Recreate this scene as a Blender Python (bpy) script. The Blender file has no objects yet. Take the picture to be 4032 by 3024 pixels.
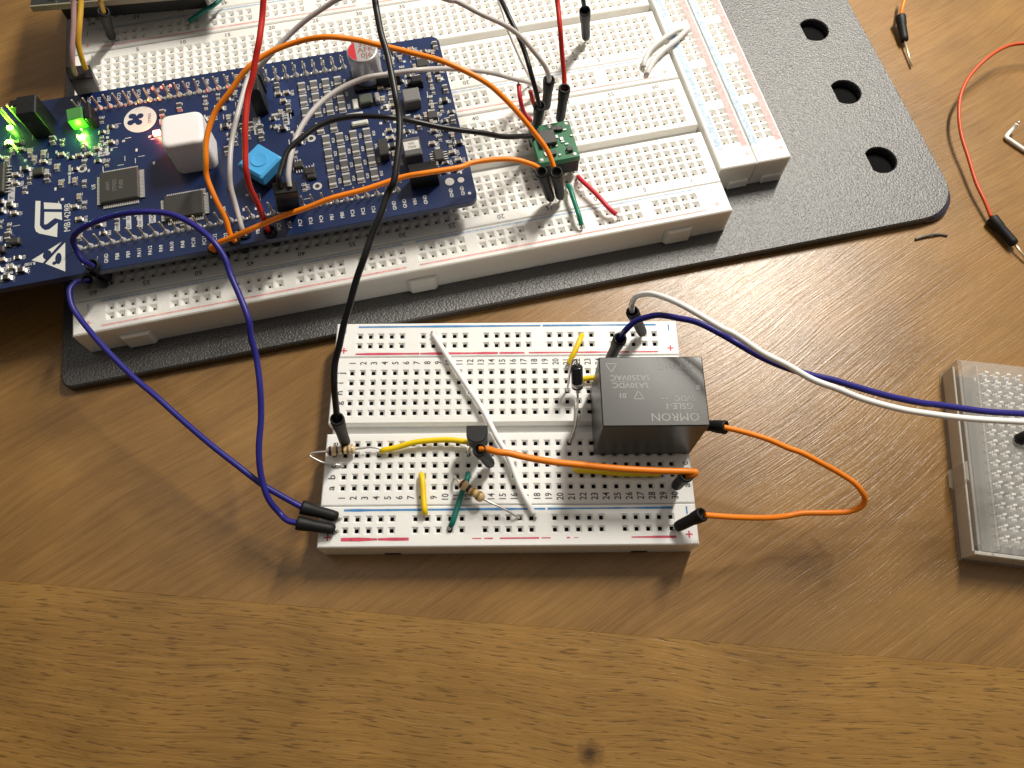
# lighting constants
WORLD = 0.26
LAMP_A = (200, 245, 420)
LAMP_B = (280, 470, 420)
POWER = 5.3e6
EXPO = 0.0
import bpy, math, random
from mathutils import Vector, Matrix
# ---------------------------------------------------------------- scene units: 1 unit = 1 mm
S = bpy.context.scene
S.unit_settings.system = 'METRIC'
S.unit_settings.scale_length = 0.001
# camera
cd = bpy.data.cameras.new('camera'); cam = bpy.data.objects.new('camera', cd); S.collection.objects.link(cam)
Rr = [[0.9999609199750586, -0.00828066518124642, -0.003096628293869608],
      [-0.008833464011699906, -0.9216439534236178, -0.387936068223291],
      [0.00035837994963890444, 0.3879482616266607, -0.9216810825128026]]
m = Matrix.Identity(4)
for i in range(3):
    m[i][0] = Rr[0][i]; m[i][1] = -Rr[1][i]; m[i][2] = -Rr[2][i]
m[0][3], m[1][3], m[2][3] = 37.868, -43.404, 170.472
cam.matrix_world = m
cd.sensor_width = 36; cd.lens = 2943.7 / 4032 * 36
cd.clip_start = 1; cd.clip_end = 5000
cd.dof.use_dof = True; cd.dof.focus_distance = 166; cd.dof.aperture_fstop = 26.28 / 0.75
S.camera = cam
# world: dim warm room light
w = bpy.data.worlds.new('World'); S.world = w; w.use_nodes = True
nt = w.node_tree; bg = nt.nodes['Background']
tc = nt.nodes.new('ShaderNodeTexCoord'); sep = nt.nodes.new('ShaderNodeSeparateXYZ'); rp = nt.nodes.new('ShaderNodeValToRGB')
dt = nt.nodes.new('ShaderNodeVectorMath'); dt.operation = 'DOT_PRODUCT'; dt.inputs[1].default_value = (.39, .60, .70)
mr = nt.nodes.new('ShaderNodeMapRange'); mr.inputs[1].default_value = -1; mr.inputs[2].default_value = 1
nt.links.new(tc.outputs['Generated'], dt.inputs[0]); nt.links.new(dt.outputs['Value'], mr.inputs[0]); nt.links.new(mr.outputs[0], rp.inputs[0])
rp.color_ramp.elements[0].position = 0.0; rp.color_ramp.elements[0].color = (.30, .26, .21, 1)
rp.color_ramp.elements[1].position = 1.0; rp.color_ramp.elements[1].color = (2.2, 2.0, 1.75, 1)
e_ = rp.color_ramp.elements.new(.62); e_.color = (.34, .30, .25, 1)
nt.links.new(rp.outputs[0], bg.inputs[0]); bg.inputs[1].default_value = WORLD
def area_lamp(name, loc, aim, size, power, col):
    ld = bpy.data.lights.new(name, 'AREA'); ld.shape = 'DISK'; ld.size = size; ld.energy = power; ld.color = col
    o = bpy.data.objects.new(name, ld); S.collection.objects.link(o); o.location = loc
    o.rotation_euler = (Vector(aim) - Vector(loc)).to_track_quat('-Z', 'Y').to_euler()
    return o
def strip_lamp(name, a, c, width, power, col, aim):      # the long tube lamp behind and above the table
    a, c = Vector(a), Vector(c); ld = bpy.data.lights.new(name, 'AREA'); ld.shape = 'RECTANGLE'; ld.size = (c - a).length; ld.size_y = width; ld.energy = power; ld.color = col
    o = bpy.data.objects.new(name, ld); S.collection.objects.link(o); ctr = (a + c) / 2; x = (c - a).normalized(); z = ctr - Vector(aim); z = (z - x * z.dot(x)).normalized(); y = z.cross(x)
    M = Matrix((x, y, z)).transposed().to_4x4(); M.translation = ctr; o.matrix_world = M; return o
strip_lamp('tube_lamp', LAMP_A, LAMP_B, 28, POWER, (1.0, .94, .84), (60, 40, 0))
area_lamp('fill_lamp', (-260, 160, 620), (0, 60, 0), 260, POWER * .04, (1.0, .92, .82))  # weak added fill light, no real lamp hangs here
S.view_settings.view_transform = 'Standard'; S.view_settings.look = 'None'
S.view_settings.exposure = EXPO; S.view_settings.gamma = 1; S.view_settings.use_curve_mapping = False
S.render.engine = 'CYCLES'
S.cycles.use_denoising = True; S.cycles.max_bounces = 8; S.cycles.transparent_max_bounces = 12
S.cycles.caustics_reflective = False; S.cycles.caustics_refractive = False; S.cycles.sample_clamp_indirect = 4
P = 2.54
RND = random.Random(4)
# ---------------------------------------------------------------- materials
def lin(c): return tuple((v / 12.92 if v <= .04045 else ((v + .055) / 1.055) ** 2.4) for v in c)
def rgb(r, g, b): return lin((r / 255, g / 255, b / 255))
MATS = {}
def mat(name, col, rough=.5, metal=0, spec=.5, bump=0, bscale=1, var=0, vscale=.3, coat=0, trans=0, sss=0, emit=None, estr=0, ior=1.5):
    if name in MATS: return MATS[name]
    M = bpy.data.materials.new(name); M.use_nodes = True; n = M.node_tree.nodes; l = M.node_tree.links
    b = n['Principled BSDF']; b.inputs['Base Color'].default_value = (*col, 1)
    b.inputs['Roughness'].default_value = rough; b.inputs['Metallic'].default_value = metal
    b.inputs['Specular IOR Level'].default_value = spec; b.inputs['Coat Weight'].default_value = coat
    b.inputs['Transmission Weight'].default_value = trans; b.inputs['IOR'].default_value = ior
    if sss:
        b.inputs['Subsurface Weight'].default_value = sss; b.inputs['Subsurface Radius'].default_value = (2.0, 1.7, 1.4); b.inputs['Subsurface Scale'].default_value = 1
    if emit:
        b.inputs['Emission Color'].default_value = (*emit, 1); b.inputs['Emission Strength'].default_value = estr
    if bump or var:
        t = n.new('ShaderNodeTexCoord')
        if var:
            no = n.new('ShaderNodeTexNoise'); no.inputs['Scale'].default_value = vscale; no.inputs['Detail'].default_value = 5; l.new(t.outputs['Object'], no.inputs['Vector'])
            r = n.new('ShaderNodeValToRGB'); l.new(no.outputs[0], r.inputs[0])
            r.color_ramp.elements[0].position = .3; r.color_ramp.elements[1].position = .7
            r.color_ramp.elements[0].color = (*[c * (1 - var) for c in col], 1); r.color_ramp.elements[1].color = (*[min(1, c * (1 + var * .5)) for c in col], 1)
            l.new(r.outputs[0], b.inputs['Base Color'])
        if bump:
            no = n.new('ShaderNodeTexNoise'); no.inputs['Scale'].default_value = bscale; no.inputs['Detail'].default_value = 4; l.new(t.outputs['Object'], no.inputs['Vector'])
            bp = n.new('ShaderNodeBump'); bp.inputs['Strength'].default_value = 1; bp.inputs['Distance'].default_value = bump
            l.new(no.outputs[0], bp.inputs['Height']); l.new(bp.outputs[0], b.inputs['Normal'])
    MATS[name] = M
    return M
def wood(name, ang, dark, mid, light, pore):
    M = bpy.data.materials.new(name); M.use_nodes = True; n = M.node_tree.nodes; l = M.node_tree.links
    b = n['Principled BSDF']; t = n.new('ShaderNodeTexCoord')
    rot = n.new('ShaderNodeMapping'); rot.inputs['Rotation'].default_value = (0, 0, -ang); l.new(t.outputs['Object'], rot.inputs[0])
    wob = n.new('ShaderNodeTexNoise'); wob.inputs['Scale'].default_value = .012; l.new(rot.outputs[0], wob.inputs['Vector'])
    wv = n.new('ShaderNodeVectorMath'); wv.operation = 'MULTIPLY_ADD'; wv.inputs[1].default_value = (0, 14, 0)
    l.new(wob.outputs['Color'], wv.inputs[0]); l.new(rot.outputs[0], wv.inputs[2])
    def noise(sx, sy, det, rough=.6):
        mp = n.new('ShaderNodeVectorMath'); mp.operation = 'MULTIPLY'; mp.inputs[1].default_value = (sx, sy, .1); l.new(wv.outputs[0], mp.inputs[0])
        no = n.new('ShaderNodeTexNoise'); no.inputs['Scale'].default_value = 1; no.inputs['Detail'].default_value = det; no.inputs['Roughness'].default_value = rough
        l.new(mp.outputs[0], no.inputs['Vector']); return no.outputs[0]
    def math_(op, a, c, d=None):
        q = n.new('ShaderNodeMath'); q.operation = op; q.use_clamp = op != 'MULTIPLY_ADD'
        for i, v in enumerate((a, c, d)):
            if v is None: continue
            if isinstance(v, (int, float)): q.inputs[i].default_value = v
            else: l.new(v, q.inputs[i])
        return q.outputs[0]
    broad = noise(.008, .05, 3); fine = noise(.035, .85, 6, .68); hair = noise(.10, 3.4, 4, .75)
    s = math_('MULTIPLY_ADD', fine, .55, math_('MULTIPLY', broad, .45)); s = math_('MULTIPLY_ADD', hair, .25, s)
    r = n.new('ShaderNodeValToRGB'); l.new(s, r.inputs[0]); e = r.color_ramp.elements
    e[0].position = .44; e[0].color = (*dark, 1); e[1].position = .80; e[1].color = (*light, 1)
    k = e.new(.62); k.color = (*mid, 1)
    pn = noise(pore[0], pore[1], 2, .5)
    pr = n.new('ShaderNodeValToRGB'); l.new(pn, pr.inputs[0]); pe = pr.color_ramp.elements
    pe[0].position = pore[2]; pe[0].color = (0, 0, 0, 1); pe[1].position = pore[2] + .07; pe[1].color = (1, 1, 1, 1)
    mx = n.new('ShaderNodeMix'); mx.data_type = 'RGBA'; mx.inputs['B'].default_value = (*[c * .55 for c in dark], 1)
    l.new(math_('MULTIPLY', pr.outputs[0], pore[3]), mx.inputs['Factor']); l.new(r.outputs[0], mx.inputs['A']); l.new(mx.outputs['Result'], b.inputs['Base Color'])
    col_out = mx.outputs['Result']
    mo = n.new('ShaderNodeTexNoise'); mo.inputs['Scale'].default_value = .035; mo.inputs['Detail'].default_value = 4; l.new(t.outputs['Object'], mo.inputs['Vector'])
    mr_ = n.new('ShaderNodeMapRange'); mr_.inputs[1].default_value = .3; mr_.inputs[2].default_value = .7; mr_.inputs[3].default_value = .78; mr_.inputs[4].default_value = 1.16; l.new(mo.outputs[0], mr_.inputs[0])
    sc = n.new('ShaderNodeVectorMath'); sc.operation = 'SCALE'; l.new(col_out, sc.inputs[0]); l.new(mr_.outputs[0], sc.inputs['Scale']); col_out = sc.outputs[0]; l.new(col_out, b.inputs['Base Color'])
    if len(pore) > 4:      # a small dark knot in the border board
        vm = n.new('ShaderNodeVectorMath'); vm.operation = 'DISTANCE'; vm.inputs[1].default_value = pore[4]; l.new(t.outputs['Object'], vm.inputs[0])
        no = n.new('ShaderNodeTexNoise'); no.inputs['Scale'].default_value = .6; l.new(t.outputs['Object'], no.inputs['Vector'])
        dd = math_('MULTIPLY_ADD', no.outputs[0], 2.2, vm.outputs['Value'])
        kr = n.new('ShaderNodeMapRange'); kr.inputs[1].default_value = 1.6; kr.inputs[2].default_value = 4.2; kr.inputs[3].default_value = .85; kr.inputs[4].default_value = 0; l.new(dd, kr.inputs[0])
        m2 = n.new('ShaderNodeMix'); m2.data_type = 'RGBA'; m2.inputs['B'].default_value = (.022, .008, .004, 1)
        l.new(kr.outputs[0], m2.inputs['Factor']); l.new(col_out, m2.inputs['A']); l.new(m2.outputs['Result'], b.inputs['Base Color'])
    b.inputs['Roughness'].default_value = .4; b.inputs['Specular IOR Level'].default_value = .48
    rr = n.new('ShaderNodeMapRange'); rr.inputs[1].default_value = .3; rr.inputs[2].default_value = .8; rr.inputs[3].default_value = .24; rr.inputs[4].default_value = .40
    l.new(hair, rr.inputs[0]); l.new(rr.outputs[0], b.inputs['Roughness'])
    bp = n.new('ShaderNodeBump'); bp.inputs['Strength'].default_value = 1; bp.inputs['Distance'].default_value = .05
    hh = math_('MULTIPLY_ADD', pn, -1.0, math_('MULTIPLY', fine, 1.5)); hh = math_('MULTIPLY_ADD', hair, .7, hh)
    l.new(hh, bp.inputs['Height']); l.new(bp.outputs[0], b.inputs['Normal'])
    return M
# ---------------------------------------------------------------- mesh builder
class MB:
    def __init__(s, origin=(0, 0, 0)): s.v = []; s.f = []; s.m = []; s.o = Vector(origin)
    def add(s, vs, fs, mi=0):
        b = len(s.v); s.v += [tuple(Vector(p) - s.o) for p in vs]
        for f in fs: s.f.append(tuple(b + i for i in f)); s.m.append(mi)
    def quad(s, a, b, c, d, mi=0): s.add([a, b, c, d], [(0, 1, 2, 3)], mi)
    def box(s, c, d, mi=0, rz=0, ch=0, M=None, bottom=True):
        x, y, z = d[0] / 2, d[1] / 2, d[2] / 2; ch = min(ch, x * .9, y * .9, z * .9)
        if ch <= 0:
            vs = [(a * x, b * y, e * z) for e in (-1, 1) for a, b in ((-1, -1), (1, -1), (1, 1), (-1, 1))]
            fs = [(3, 2, 1, 0), (4, 5, 6, 7)] + [(i, (i + 1) % 4, 4 + (i + 1) % 4, 4 + i) for i in range(4)]
        else:
            def ring(ix, iy, zz):
                return [(-ix + (ch if k else 0) * 0, -iy, zz) for k in ()] or [(-ix, -iy, zz), (ix, -iy, zz), (ix, iy, zz), (-ix, iy, zz)]
            def oct_(i, zz):
                X, Y = x - i, y - i; k = ch * .6
                return [(-X + k, -Y, zz), (X - k, -Y, zz), (X, -Y + k, zz), (X, Y - k, zz), (X - k, Y, zz), (-X + k, Y, zz), (-X, Y - k, zz), (-X, -Y + k, zz)]
            vs = oct_(ch * .0, -z) + oct_(0, z - ch) + oct_(ch, z)
            fs = [tuple(range(7, -1, -1))] + [(i, (i + 1) % 8, 8 + (i + 1) % 8, 8 + i) for i in range(8)] + [(8 + i, 8 + (i + 1) % 8, 16 + (i + 1) % 8, 16 + i) for i in range(8)] + [tuple(range(16, 24))]
        T = Matrix.Translation(c) @ (M.to_4x4() if M else Matrix.Rotation(rz, 4, 'Z'))
        s.add([T @ Vector(p) for p in vs], fs, mi)
    def prism(s, poly, z0, z1, mi=0, ch=0, mtop=None):
        n = len(poly); a = sum(poly[i][0] * poly[(i + 1) % n][1] - poly[(i + 1) % n][0] * poly[i][1] for i in range(n))
        if a < 0: poly = poly[::-1]
        rings = [[(x, y, z0) for x, y in poly]]
        if ch:
            ins = []
            for i in range(n):
                p, q, r = (Vector(poly[(i + k) % n]) for k in (-1, 0, 1))
                d1 = (q - p).normalized(); d2 = (r - q).normalized(); nn = Vector((-d1.y, d1.x)) + Vector((-d2.y, d2.x))
                nn = nn.normalized() / max(.5, math.cos(d1.angle(d2) / 2)) if nn.length > 1e-6 else Vector((0, 0))
                ins.append(q + nn * ch)
            rings += [[(x, y, z1 - ch) for x, y in poly], [(p.x, p.y, z1) for p in ins]]
        else: rings.append([(x, y, z1) for x, y in poly])
        vs = [p for r in rings for p in r]; k = len(rings)
        fs = [tuple(range(n - 1, -1, -1))] + [(j * n + i, j * n + (i + 1) % n, (j + 1) * n + (i + 1) % n, (j + 1) * n + i) for j in range(k - 1) for i in range(n)]
        s.add(vs, fs, mi); s.add(rings[-1], [tuple(range(n))], mi if mtop is None else mtop)
    def lathe(s, a, b, prof, mi=0, seg=16, mis=None):
        a, b = Vector(a), Vector(b); ax = (b - a); L = ax.length; ax.normalize()
        u = ax.orthogonal().normalized(); v = ax.cross(u); vs = []; fs = []
        for t, r in prof:
            for k in range(seg):
                g = 2 * math.pi * k / seg; vs.append(a + ax * t + (u * math.cos(g) + v * math.sin(g)) * r)
        base = len(s.v); s.v += [tuple(p - s.o) for p in vs]
        for j in range(len(prof) - 1):
            for k in range(seg):
                s.f.append((base + j * seg + k, base + j * seg + (k + 1) % seg, base + (j + 1) * seg + (k + 1) % seg, base + (j + 1) * seg + k)); s.m.append(mis[j] if mis else mi)
        for j in (0, len(prof) - 1):
            if prof[j][1] > .01:
                q = [base + j * seg + k for k in range(seg)]; s.f.append(tuple(q if j else q[::-1])); s.m.append(mis[min(j, len(prof) - 2)] if mis else mi)
    def tube(s, pts, r, mi=0, seg=10, sub=5, smooth=True):
        p = [Vector(q) for q in pts]
        if smooth and len(p) > 2:
            o = []
            for i in range(len(p) - 1):
                a, b, c, d = p[max(i - 1, 0)], p[i], p[i + 1], p[min(i + 2, len(p) - 1)]
                for k in range(sub):
                    t = k / sub; o.append(.5 * ((2 * b) + (c - a) * t + (2 * a - 5 * b + 4 * c - d) * t * t + (3 * b - a - 3 * c + d) * t ** 3))
            p = o + [p[-1]]
        u = (p[1] - p[0]).orthogonal().normalized(); rings = []
        for i, q in enumerate(p):
            t = (p[min(i + 1, len(p) - 1)] - p[max(i - 1, 0)]).normalized()
            u = (u - t * u.dot(t)).normalized(); v = t.cross(u)
            rings.append([q + (u * math.cos(2 * math.pi * k / seg) + v * math.sin(2 * math.pi * k / seg)) * r for k in range(seg)])
        vs = [x for g in rings for x in g]; n = seg
        fs = [(j * n + i, j * n + (i + 1) % n, (j + 1) * n + (i + 1) % n, (j + 1) * n + i) for j in range(len(rings) - 1) for i in range(n)]
        fs += [tuple(range(n - 1, -1, -1)), tuple(range((len(rings) - 1) * n, len(rings) * n))]
        s.add(vs, fs, mi); return p
    def build(s, name, mats, parent=None, smooth=False, loc=None):
        me = bpy.data.meshes.new(name); me.from_pydata(s.v, [], s.f)
        for M in (mats if isinstance(mats, (list, tuple)) else [mats]): me.materials.append(M)
        me.polygons.foreach_set('material_index', s.m)
        if smooth:
            me.polygons.foreach_set('use_smooth', [len(f) <= 4 for f in s.f])
        me.update(); o = bpy.data.objects.new(name, me); S.collection.objects.link(o)
        if parent: o.parent = parent
        if loc: o.location = loc
        return o
GL = {}
def glyphs(txt):
    if txt not in GL:
        c = bpy.data.curves.new('t', 'FONT'); c.body = txt; c.resolution_u = 2; c.align_x = 'CENTER'; c.align_y = 'CENTER'; c.offset = 0 if 'M' in txt else .014
        o = bpy.data.objects.new('t', c); S.collection.objects.link(o)
        me = bpy.data.meshes.new_from_object(o)
        GL[txt] = ([tuple(v.co) for v in me.vertices], [tuple(p.vertices) for p in me.polygons])
        bpy.data.objects.remove(o); bpy.data.curves.remove(c); bpy.data.meshes.remove(me)
    return GL[txt]
def text(mb, txt, x, y, z, size, rot=0, mi=0, sx=1):
    vs, fs = glyphs(txt); c, s_ = math.cos(rot), math.sin(rot)
    mb.add([(x + (c * a * sx - s_ * b) * size, y + (s_ * a * sx + c * b) * size, z) for a, b, _ in vs], fs, mi)
# ---------------------------------------------------------------- things
def thing(name, label, cat, loc=(0, 0, 0), rz=0, group=None):
    o = bpy.data.objects.new(name, None); S.collection.objects.link(o); o.location = loc; o.rotation_euler = (0, 0, rz)
    o.empty_display_size = 2; o['label'] = label; o['category'] = cat
    if group: o['group'] = group
    return o
# measured wire paths and plug ends, millimetres
WIRE = {
 'orange_loop': [(-27.21, 56.71, 21.0), (-27.63, 57.42, 23.0), (-28.47, 60.0, 25.5), (-30.16, 63.8, 28.0), (-31.98, 68.04, 30.5), (-31.68, 70.49, 33.0), (-31.11, 74.95, 35.5), (-29.12, 79.95, 38.0), (-25.33, 83.55, 40.5), (-21.16, 87.84, 43.0), (-16.23, 91.18, 44.33), (-9.61, 93.1, 45.67), (-2.82, 92.79, 47.0), (3.35, 93.13, 46.0), (8.4, 92.62, 45.0), (16.06, 91.15, 44.0), (23.83, 88.99, 43.0), (31.8, 86.96, 39.75), (36.46, 85.06, 36.5), (40.16, 82.89, 33.25), (43.94, 80.29, 30.0), (47.02, 77.5, 26.75), (48.9, 73.85, 23.5)],
 'grey_high': [(-25.83, 59.66, 20.0), (-25.67, 59.86, 22.0), (-26.86, 64.29, 24.67), (-27.51, 67.58, 27.33), (-27.33, 71.29, 30.0), (-27.6, 77.33, 30.75), (-26.86, 83.48, 31.5), (-25.9, 90.94, 32.25), (-24.69, 96.26, 33.0), (-22.02, 97.02, 34.75), (-19.42, 98.07, 36.5), (-16.46, 100.53, 38.25), (-13.19, 102.63, 40.0), (-9.07, 104.39, 42.0), (-4.66, 105.69, 44.0), (-0.65, 106.12, 46.0), (5.85, 106.39, 48.0), (12.63, 104.51, 50.0), (18.81, 104.45, 49.0), (23.89, 102.96, 48.0), (26.18, 103.24, 47.0), (31.37, 100.76, 46.0), (37.13, 100.81, 42.75), (40.87, 100.36, 39.5), (44.17, 99.06, 36.25), (46.51, 98.04, 33.0), (47.69, 98.98, 29.0), (48.06, 101.48, 25.0)],
 'white_low': [(-11.31, 62.27, 34.0), (-11.33, 64.22, 35.5), (-10.98, 68.58, 37.0), (-9.88, 74.06, 37.33), (-7.7, 79.02, 37.67), (-4.61, 83.41, 38.0), (-0.42, 87.1, 38.0), (4.7, 89.86, 38.0), (9.98, 91.12, 38.0), (16.62, 92.14, 38.0), (22.92, 96.29, 34.33), (30.73, 99.21, 30.67), (34.91, 101.64, 27.0), (39.29, 104.26, 23.0), (42.62, 107.25, 19.0), (45.12, 109.7, 15.25), (46.53, 111.82, 11.5)],
 'black_low': [(-13.1, 62.08, 34.0), (-13.11, 62.8, 36.0), (-12.77, 65.03, 36.67), (-11.41, 69.23, 37.33), (-8.55, 72.81, 38.0), (-5.21, 76.02, 38.0), (-1.02, 77.95, 38.0), (4.17, 78.55, 38.0), (10.7, 78.04, 38.0), (15.48, 79.38, 35.33), (23.2, 79.67, 32.67), (30.86, 80.43, 30.0), (36.31, 82.08, 27.0), (40.54, 84.5, 24.0), (43.55, 87.58, 21.0), (45.33, 91.59, 18.0)],
 'black_back': [(34.02, 120.71, 38.0), (35.15, 117.19, 38.0), (36.02, 114.57, 38.0), (37.92, 109.52, 38.0), (40.4, 104.21, 36.0), (42.03, 100.73, 34.0), (43.42, 96.49, 32.0), (44.58, 94.42, 28.5), (45.41, 93.03, 25.0)],
 'thin_white_back': [(34.2, 126.9, 33.0), (35.34, 122.93, 31.0), (36.54, 119.83, 29.0), (37.89, 116.52, 27.0), (39.99, 113.97, 22.67), (42.16, 112.38, 18.33), (43.77, 113.49, 14.0), (44.5, 115.47, 11.0)],
 'red_right': [(49.28, 114.72, 42.0), (49.7, 113.22, 39.0), (50.41, 107.1, 36.0), (51.14, 104.44, 31.5), (51.82, 101.79, 27.0), (51.94, 99.06, 24.5)],
 'teal_back': [(56.59, 127.87, 32.0), (57.62, 125.94, 28.25), (58.28, 126.17, 24.5)],
 'red_left': [(-13.59, 95.77, 58.0), (-14.18, 93.71, 56.0), (-14.74, 91.0, 54.0), (-15.32, 86.64, 52.0), (-16.37, 83.85, 50.0), (-17.45, 80.63, 47.6), (-18.8, 77.34, 45.2), (-19.62, 71.59, 42.8), (-19.87, 67.36, 40.4), (-19.8, 63.69, 38.0), (-19.9, 62.11, 34.33), (-19.73, 61.34, 30.67), (-19.38, 59.96, 27.0), (-19.63, 59.9, 23.5), (-20.05, 60.03, 20.0)],
 'black_long': [(10.36, 90.55, 62.0), (10.74, 87.21, 61.2), (11.2, 84.96, 60.4), (12.32, 79.52, 59.6), (13.58, 75.8, 58.8), (14.65, 70.54, 58.0), (15.63, 65.83, 56.8), (16.17, 62.58, 55.6), (16.38, 57.97, 54.4), (16.0, 53.34, 53.2), (15.25, 49.14, 52.0), (14.07, 47.59, 50.5), (12.54, 43.33, 49.0), (10.92, 39.86, 47.5), (9.31, 36.09, 46.0), (7.51, 32.56, 43.33), (6.11, 28.93, 40.67), (4.62, 25.68, 38.0), (3.25, 22.05, 35.33), (2.24, 19.23, 32.67), (1.79, 15.31, 30.0), (1.3, 12.85, 26.0), (0.93, 11.12, 22.0)],
 'orange_low': [(-31.89, 54.59, 20.0), (-32.42, 54.84, 21.25), (-30.41, 55.26, 22.5), (-26.14, 56.35, 23.62), (-22.19, 57.43, 24.75), (-15.5, 60.09, 25.88), (-8.75, 62.04, 27.0), (-3.38, 63.7, 27.75), (4.6, 65.62, 28.5), (12.55, 68.19, 29.25), (17.94, 68.84, 30.0), (25.81, 70.89, 29.25), (28.71, 73.02, 28.5), (33.56, 74.55, 27.75), (38.47, 75.04, 27.0), (42.3, 74.97, 25.75), (44.52, 74.6, 24.5), (45.58, 74.03, 23.5)],
 'blue_left': [(-60.76, 47.87, 19.0), (-61.26, 47.45, 19.25), (-62.52, 47.05, 19.5), (-63.47, 46.36, 19.75), (-63.9, 44.13, 20.0), (-62.84, 40.47, 19.5), (-60.65, 37.43, 19.0), (-56.56, 32.98, 18.5), (-52.13, 28.59, 18.0), (-46.47, 23.38, 17.25), (-41.03, 18.98, 16.5), (-35.65, 14.58, 15.75), (-28.42, 8.58, 15.0), (-21.53, 3.36, 14.12), (-16.5, -0.13, 13.25), (-11.98, -2.75, 12.38), (-7.6, -4.97, 11.5)],
 'blue_loop': [(-58.79, 49.58, 22.0), (-59.23, 49.44, 23.33), (-59.74, 49.69, 24.67), (-60.95, 51.39, 26.0), (-60.81, 52.81, 28.0), (-58.76, 53.6, 30.0), (-54.76, 54.28, 32.0), (-48.82, 54.92, 34.0), (-42.75, 54.35, 36.0), (-37.77, 54.3, 36.0), (-33.84, 53.08, 36.0), (-29.75, 50.64, 36.0), (-25.55, 47.1, 36.0), (-23.15, 43.76, 34.5), (-21.75, 40.41, 33.0), (-19.66, 35.65, 31.5), (-17.85, 30.96, 30.0), (-17.52, 27.95, 27.6), (-16.85, 24.23, 25.2), (-16.06, 18.27, 22.8), (-15.94, 12.35, 20.4), (-16.28, 6.45, 18.0), (-15.9, 1.16, 15.67), (-14.49, -3.24, 13.33), (-12.56, -6.03, 11.0), (-10.47, -7.6, 11.0), (-8.38, -8.27, 11.0)],
 'white_right': [(65.04, 36.46, 22.0), (64.68, 37.11, 24.0), (64.61, 37.09, 26.0), (65.14, 36.97, 28.0), (66.85, 36.12, 30.67), (68.93, 34.22, 33.33), (72.01, 30.89, 36.0), (75.37, 27.91, 37.0), (79.72, 24.0, 38.0), (81.95, 21.83, 39.0), (86.57, 18.5, 38.5), (91.28, 15.8, 38.0), (95.9, 13.13, 37.5), (100.64, 11.01, 37.0), (105.95, 9.67, 35.33), (113.05, 8.5, 33.67), (119.31, 7.85, 32.0), (129.15, 7.14, 30.33), (140.77, 6.99, 28.67), (148.48, 7.19, 27.0)],
 'blue_right': [(61.89, 29.64, 22.0), (62.11, 29.82, 24.0), (62.68, 29.98, 26.0), (64.37, 30.83, 28.0), (66.61, 30.96, 29.67), (68.96, 30.36, 31.33), (72.43, 28.96, 33.0), (75.97, 27.25, 34.0), (80.5, 24.12, 35.0), (82.76, 21.73, 36.0), (87.56, 18.84, 35.4), (92.47, 16.57, 34.8), (97.46, 15.24, 34.2), (101.91, 14.36, 33.6), (105.94, 13.15, 33.0), (113.0, 11.79, 31.67), (120.15, 10.81, 30.33), (124.55, 10.68, 29.0), (134.4, 9.77, 27.67), (142.94, 9.53, 26.33), (150.51, 9.57, 25.0)],
 'orange_side': [(83.45, 10.23, 18.0), (86.24, 9.65, 17.75), (89.81, 8.72, 17.5), (93.35, 7.45, 17.25), (96.84, 5.95, 17.0), (100.36, 4.56, 16.6), (103.84, 2.75, 16.2), (107.26, 0.78, 15.8), (110.58, -1.54, 15.4), (112.14, -3.66, 15.0), (113.0, -4.98, 13.67), (112.28, -6.08, 12.33), (110.02, -6.69, 11.0), (105.99, -6.99, 11.0), (100.49, -7.16, 11.0), (96.8, -7.68, 11.0), (91.87, -8.3, 12.5), (85.0, -8.47, 14.0), (78.02, -8.32, 15.5)],
 'orange_flat': [(31.06, 5.13, 20.0), (32.26, 4.96, 20.5), (34.8, 4.11, 21.0), (36.95, 3.84, 20.75), (40.76, 3.05, 20.5), (46.53, 2.02, 20.25), (52.25, 1.33, 20.0), (59.89, 0.68, 20.0), (67.53, 0.2, 20.0), (73.36, -0.18, 20.0), (75.36, -0.2, 20.0), (75.86, -0.47, 20.0), (75.4, -0.93, 19.5), (74.45, -0.91, 18.5)],
 'white_jumper': [(19.06, 37.72, 9.1), (22.83, 31.29, 9.8), (27.1, 24.32, 9.97), (31.21, 17.58, 10.13), (34.58, 10.87, 10.3), (36.87, 6.25, 10.1), (39.47, -0.01, 9.9), (42.49, -6.53, 9.1)],
 'yellow_top': [(54.84, 37.11, 9.2), (54.09, 34.85, 10.5), (52.76, 31.86, 10.5), (51.43, 29.52, 9.3)],
 'yellow_row': [(53.85, 25.55, 9.2), (54.81, 25.48, 9.8), (57.19, 25.59, 9.8), (60.75, 25.55, 9.8)],
 'yellow_mid': [(8.4, 8.28, 9.2), (9.18, 8.38, 9.8), (11.87, 8.88, 10.05), (15.97, 9.9, 10.3), (20.07, 10.41, 10.27), (24.25, 10.32, 10.23), (28.2, 9.94, 10.2)],
 'yellow_low': [(17.53, 2.82, 9.2), (17.83, 1.54, 10.2), (18.25, -2.18, 10.2), (18.7, -5.29, 10.2), (18.74, -6.03, 9.3)],
 'yellow_under': [(51.84, 4.03, 9.2), (52.38, 3.35, 9.9), (56.59, 2.96, 9.9), (62.2, 2.5, 9.9), (69.22, 2.2, 9.9), (70.31, 2.33, 9.2)],
 'teal_low': [(27.97, 2.81, 9.3), (27.76, 1.45, 10.2), (26.16, -3.11, 10.2), (24.99, -7.57, 10.2), (24.39, -8.81, 9.3)],
 'teal_top': [(-45.07, 143.48, 15.0), (-46.63, 140.38, 15.5), (-49.69, 138.88, 14.5), (-54.36, 137.54, 12.5)],
 'green_small': [(52.88, 78.63, 12.5), (53.19, 75.97, 14.0), (54.18, 72.35, 14.0), (55.01, 68.42, 14.0), (55.71, 66.13, 12.8)],
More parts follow.
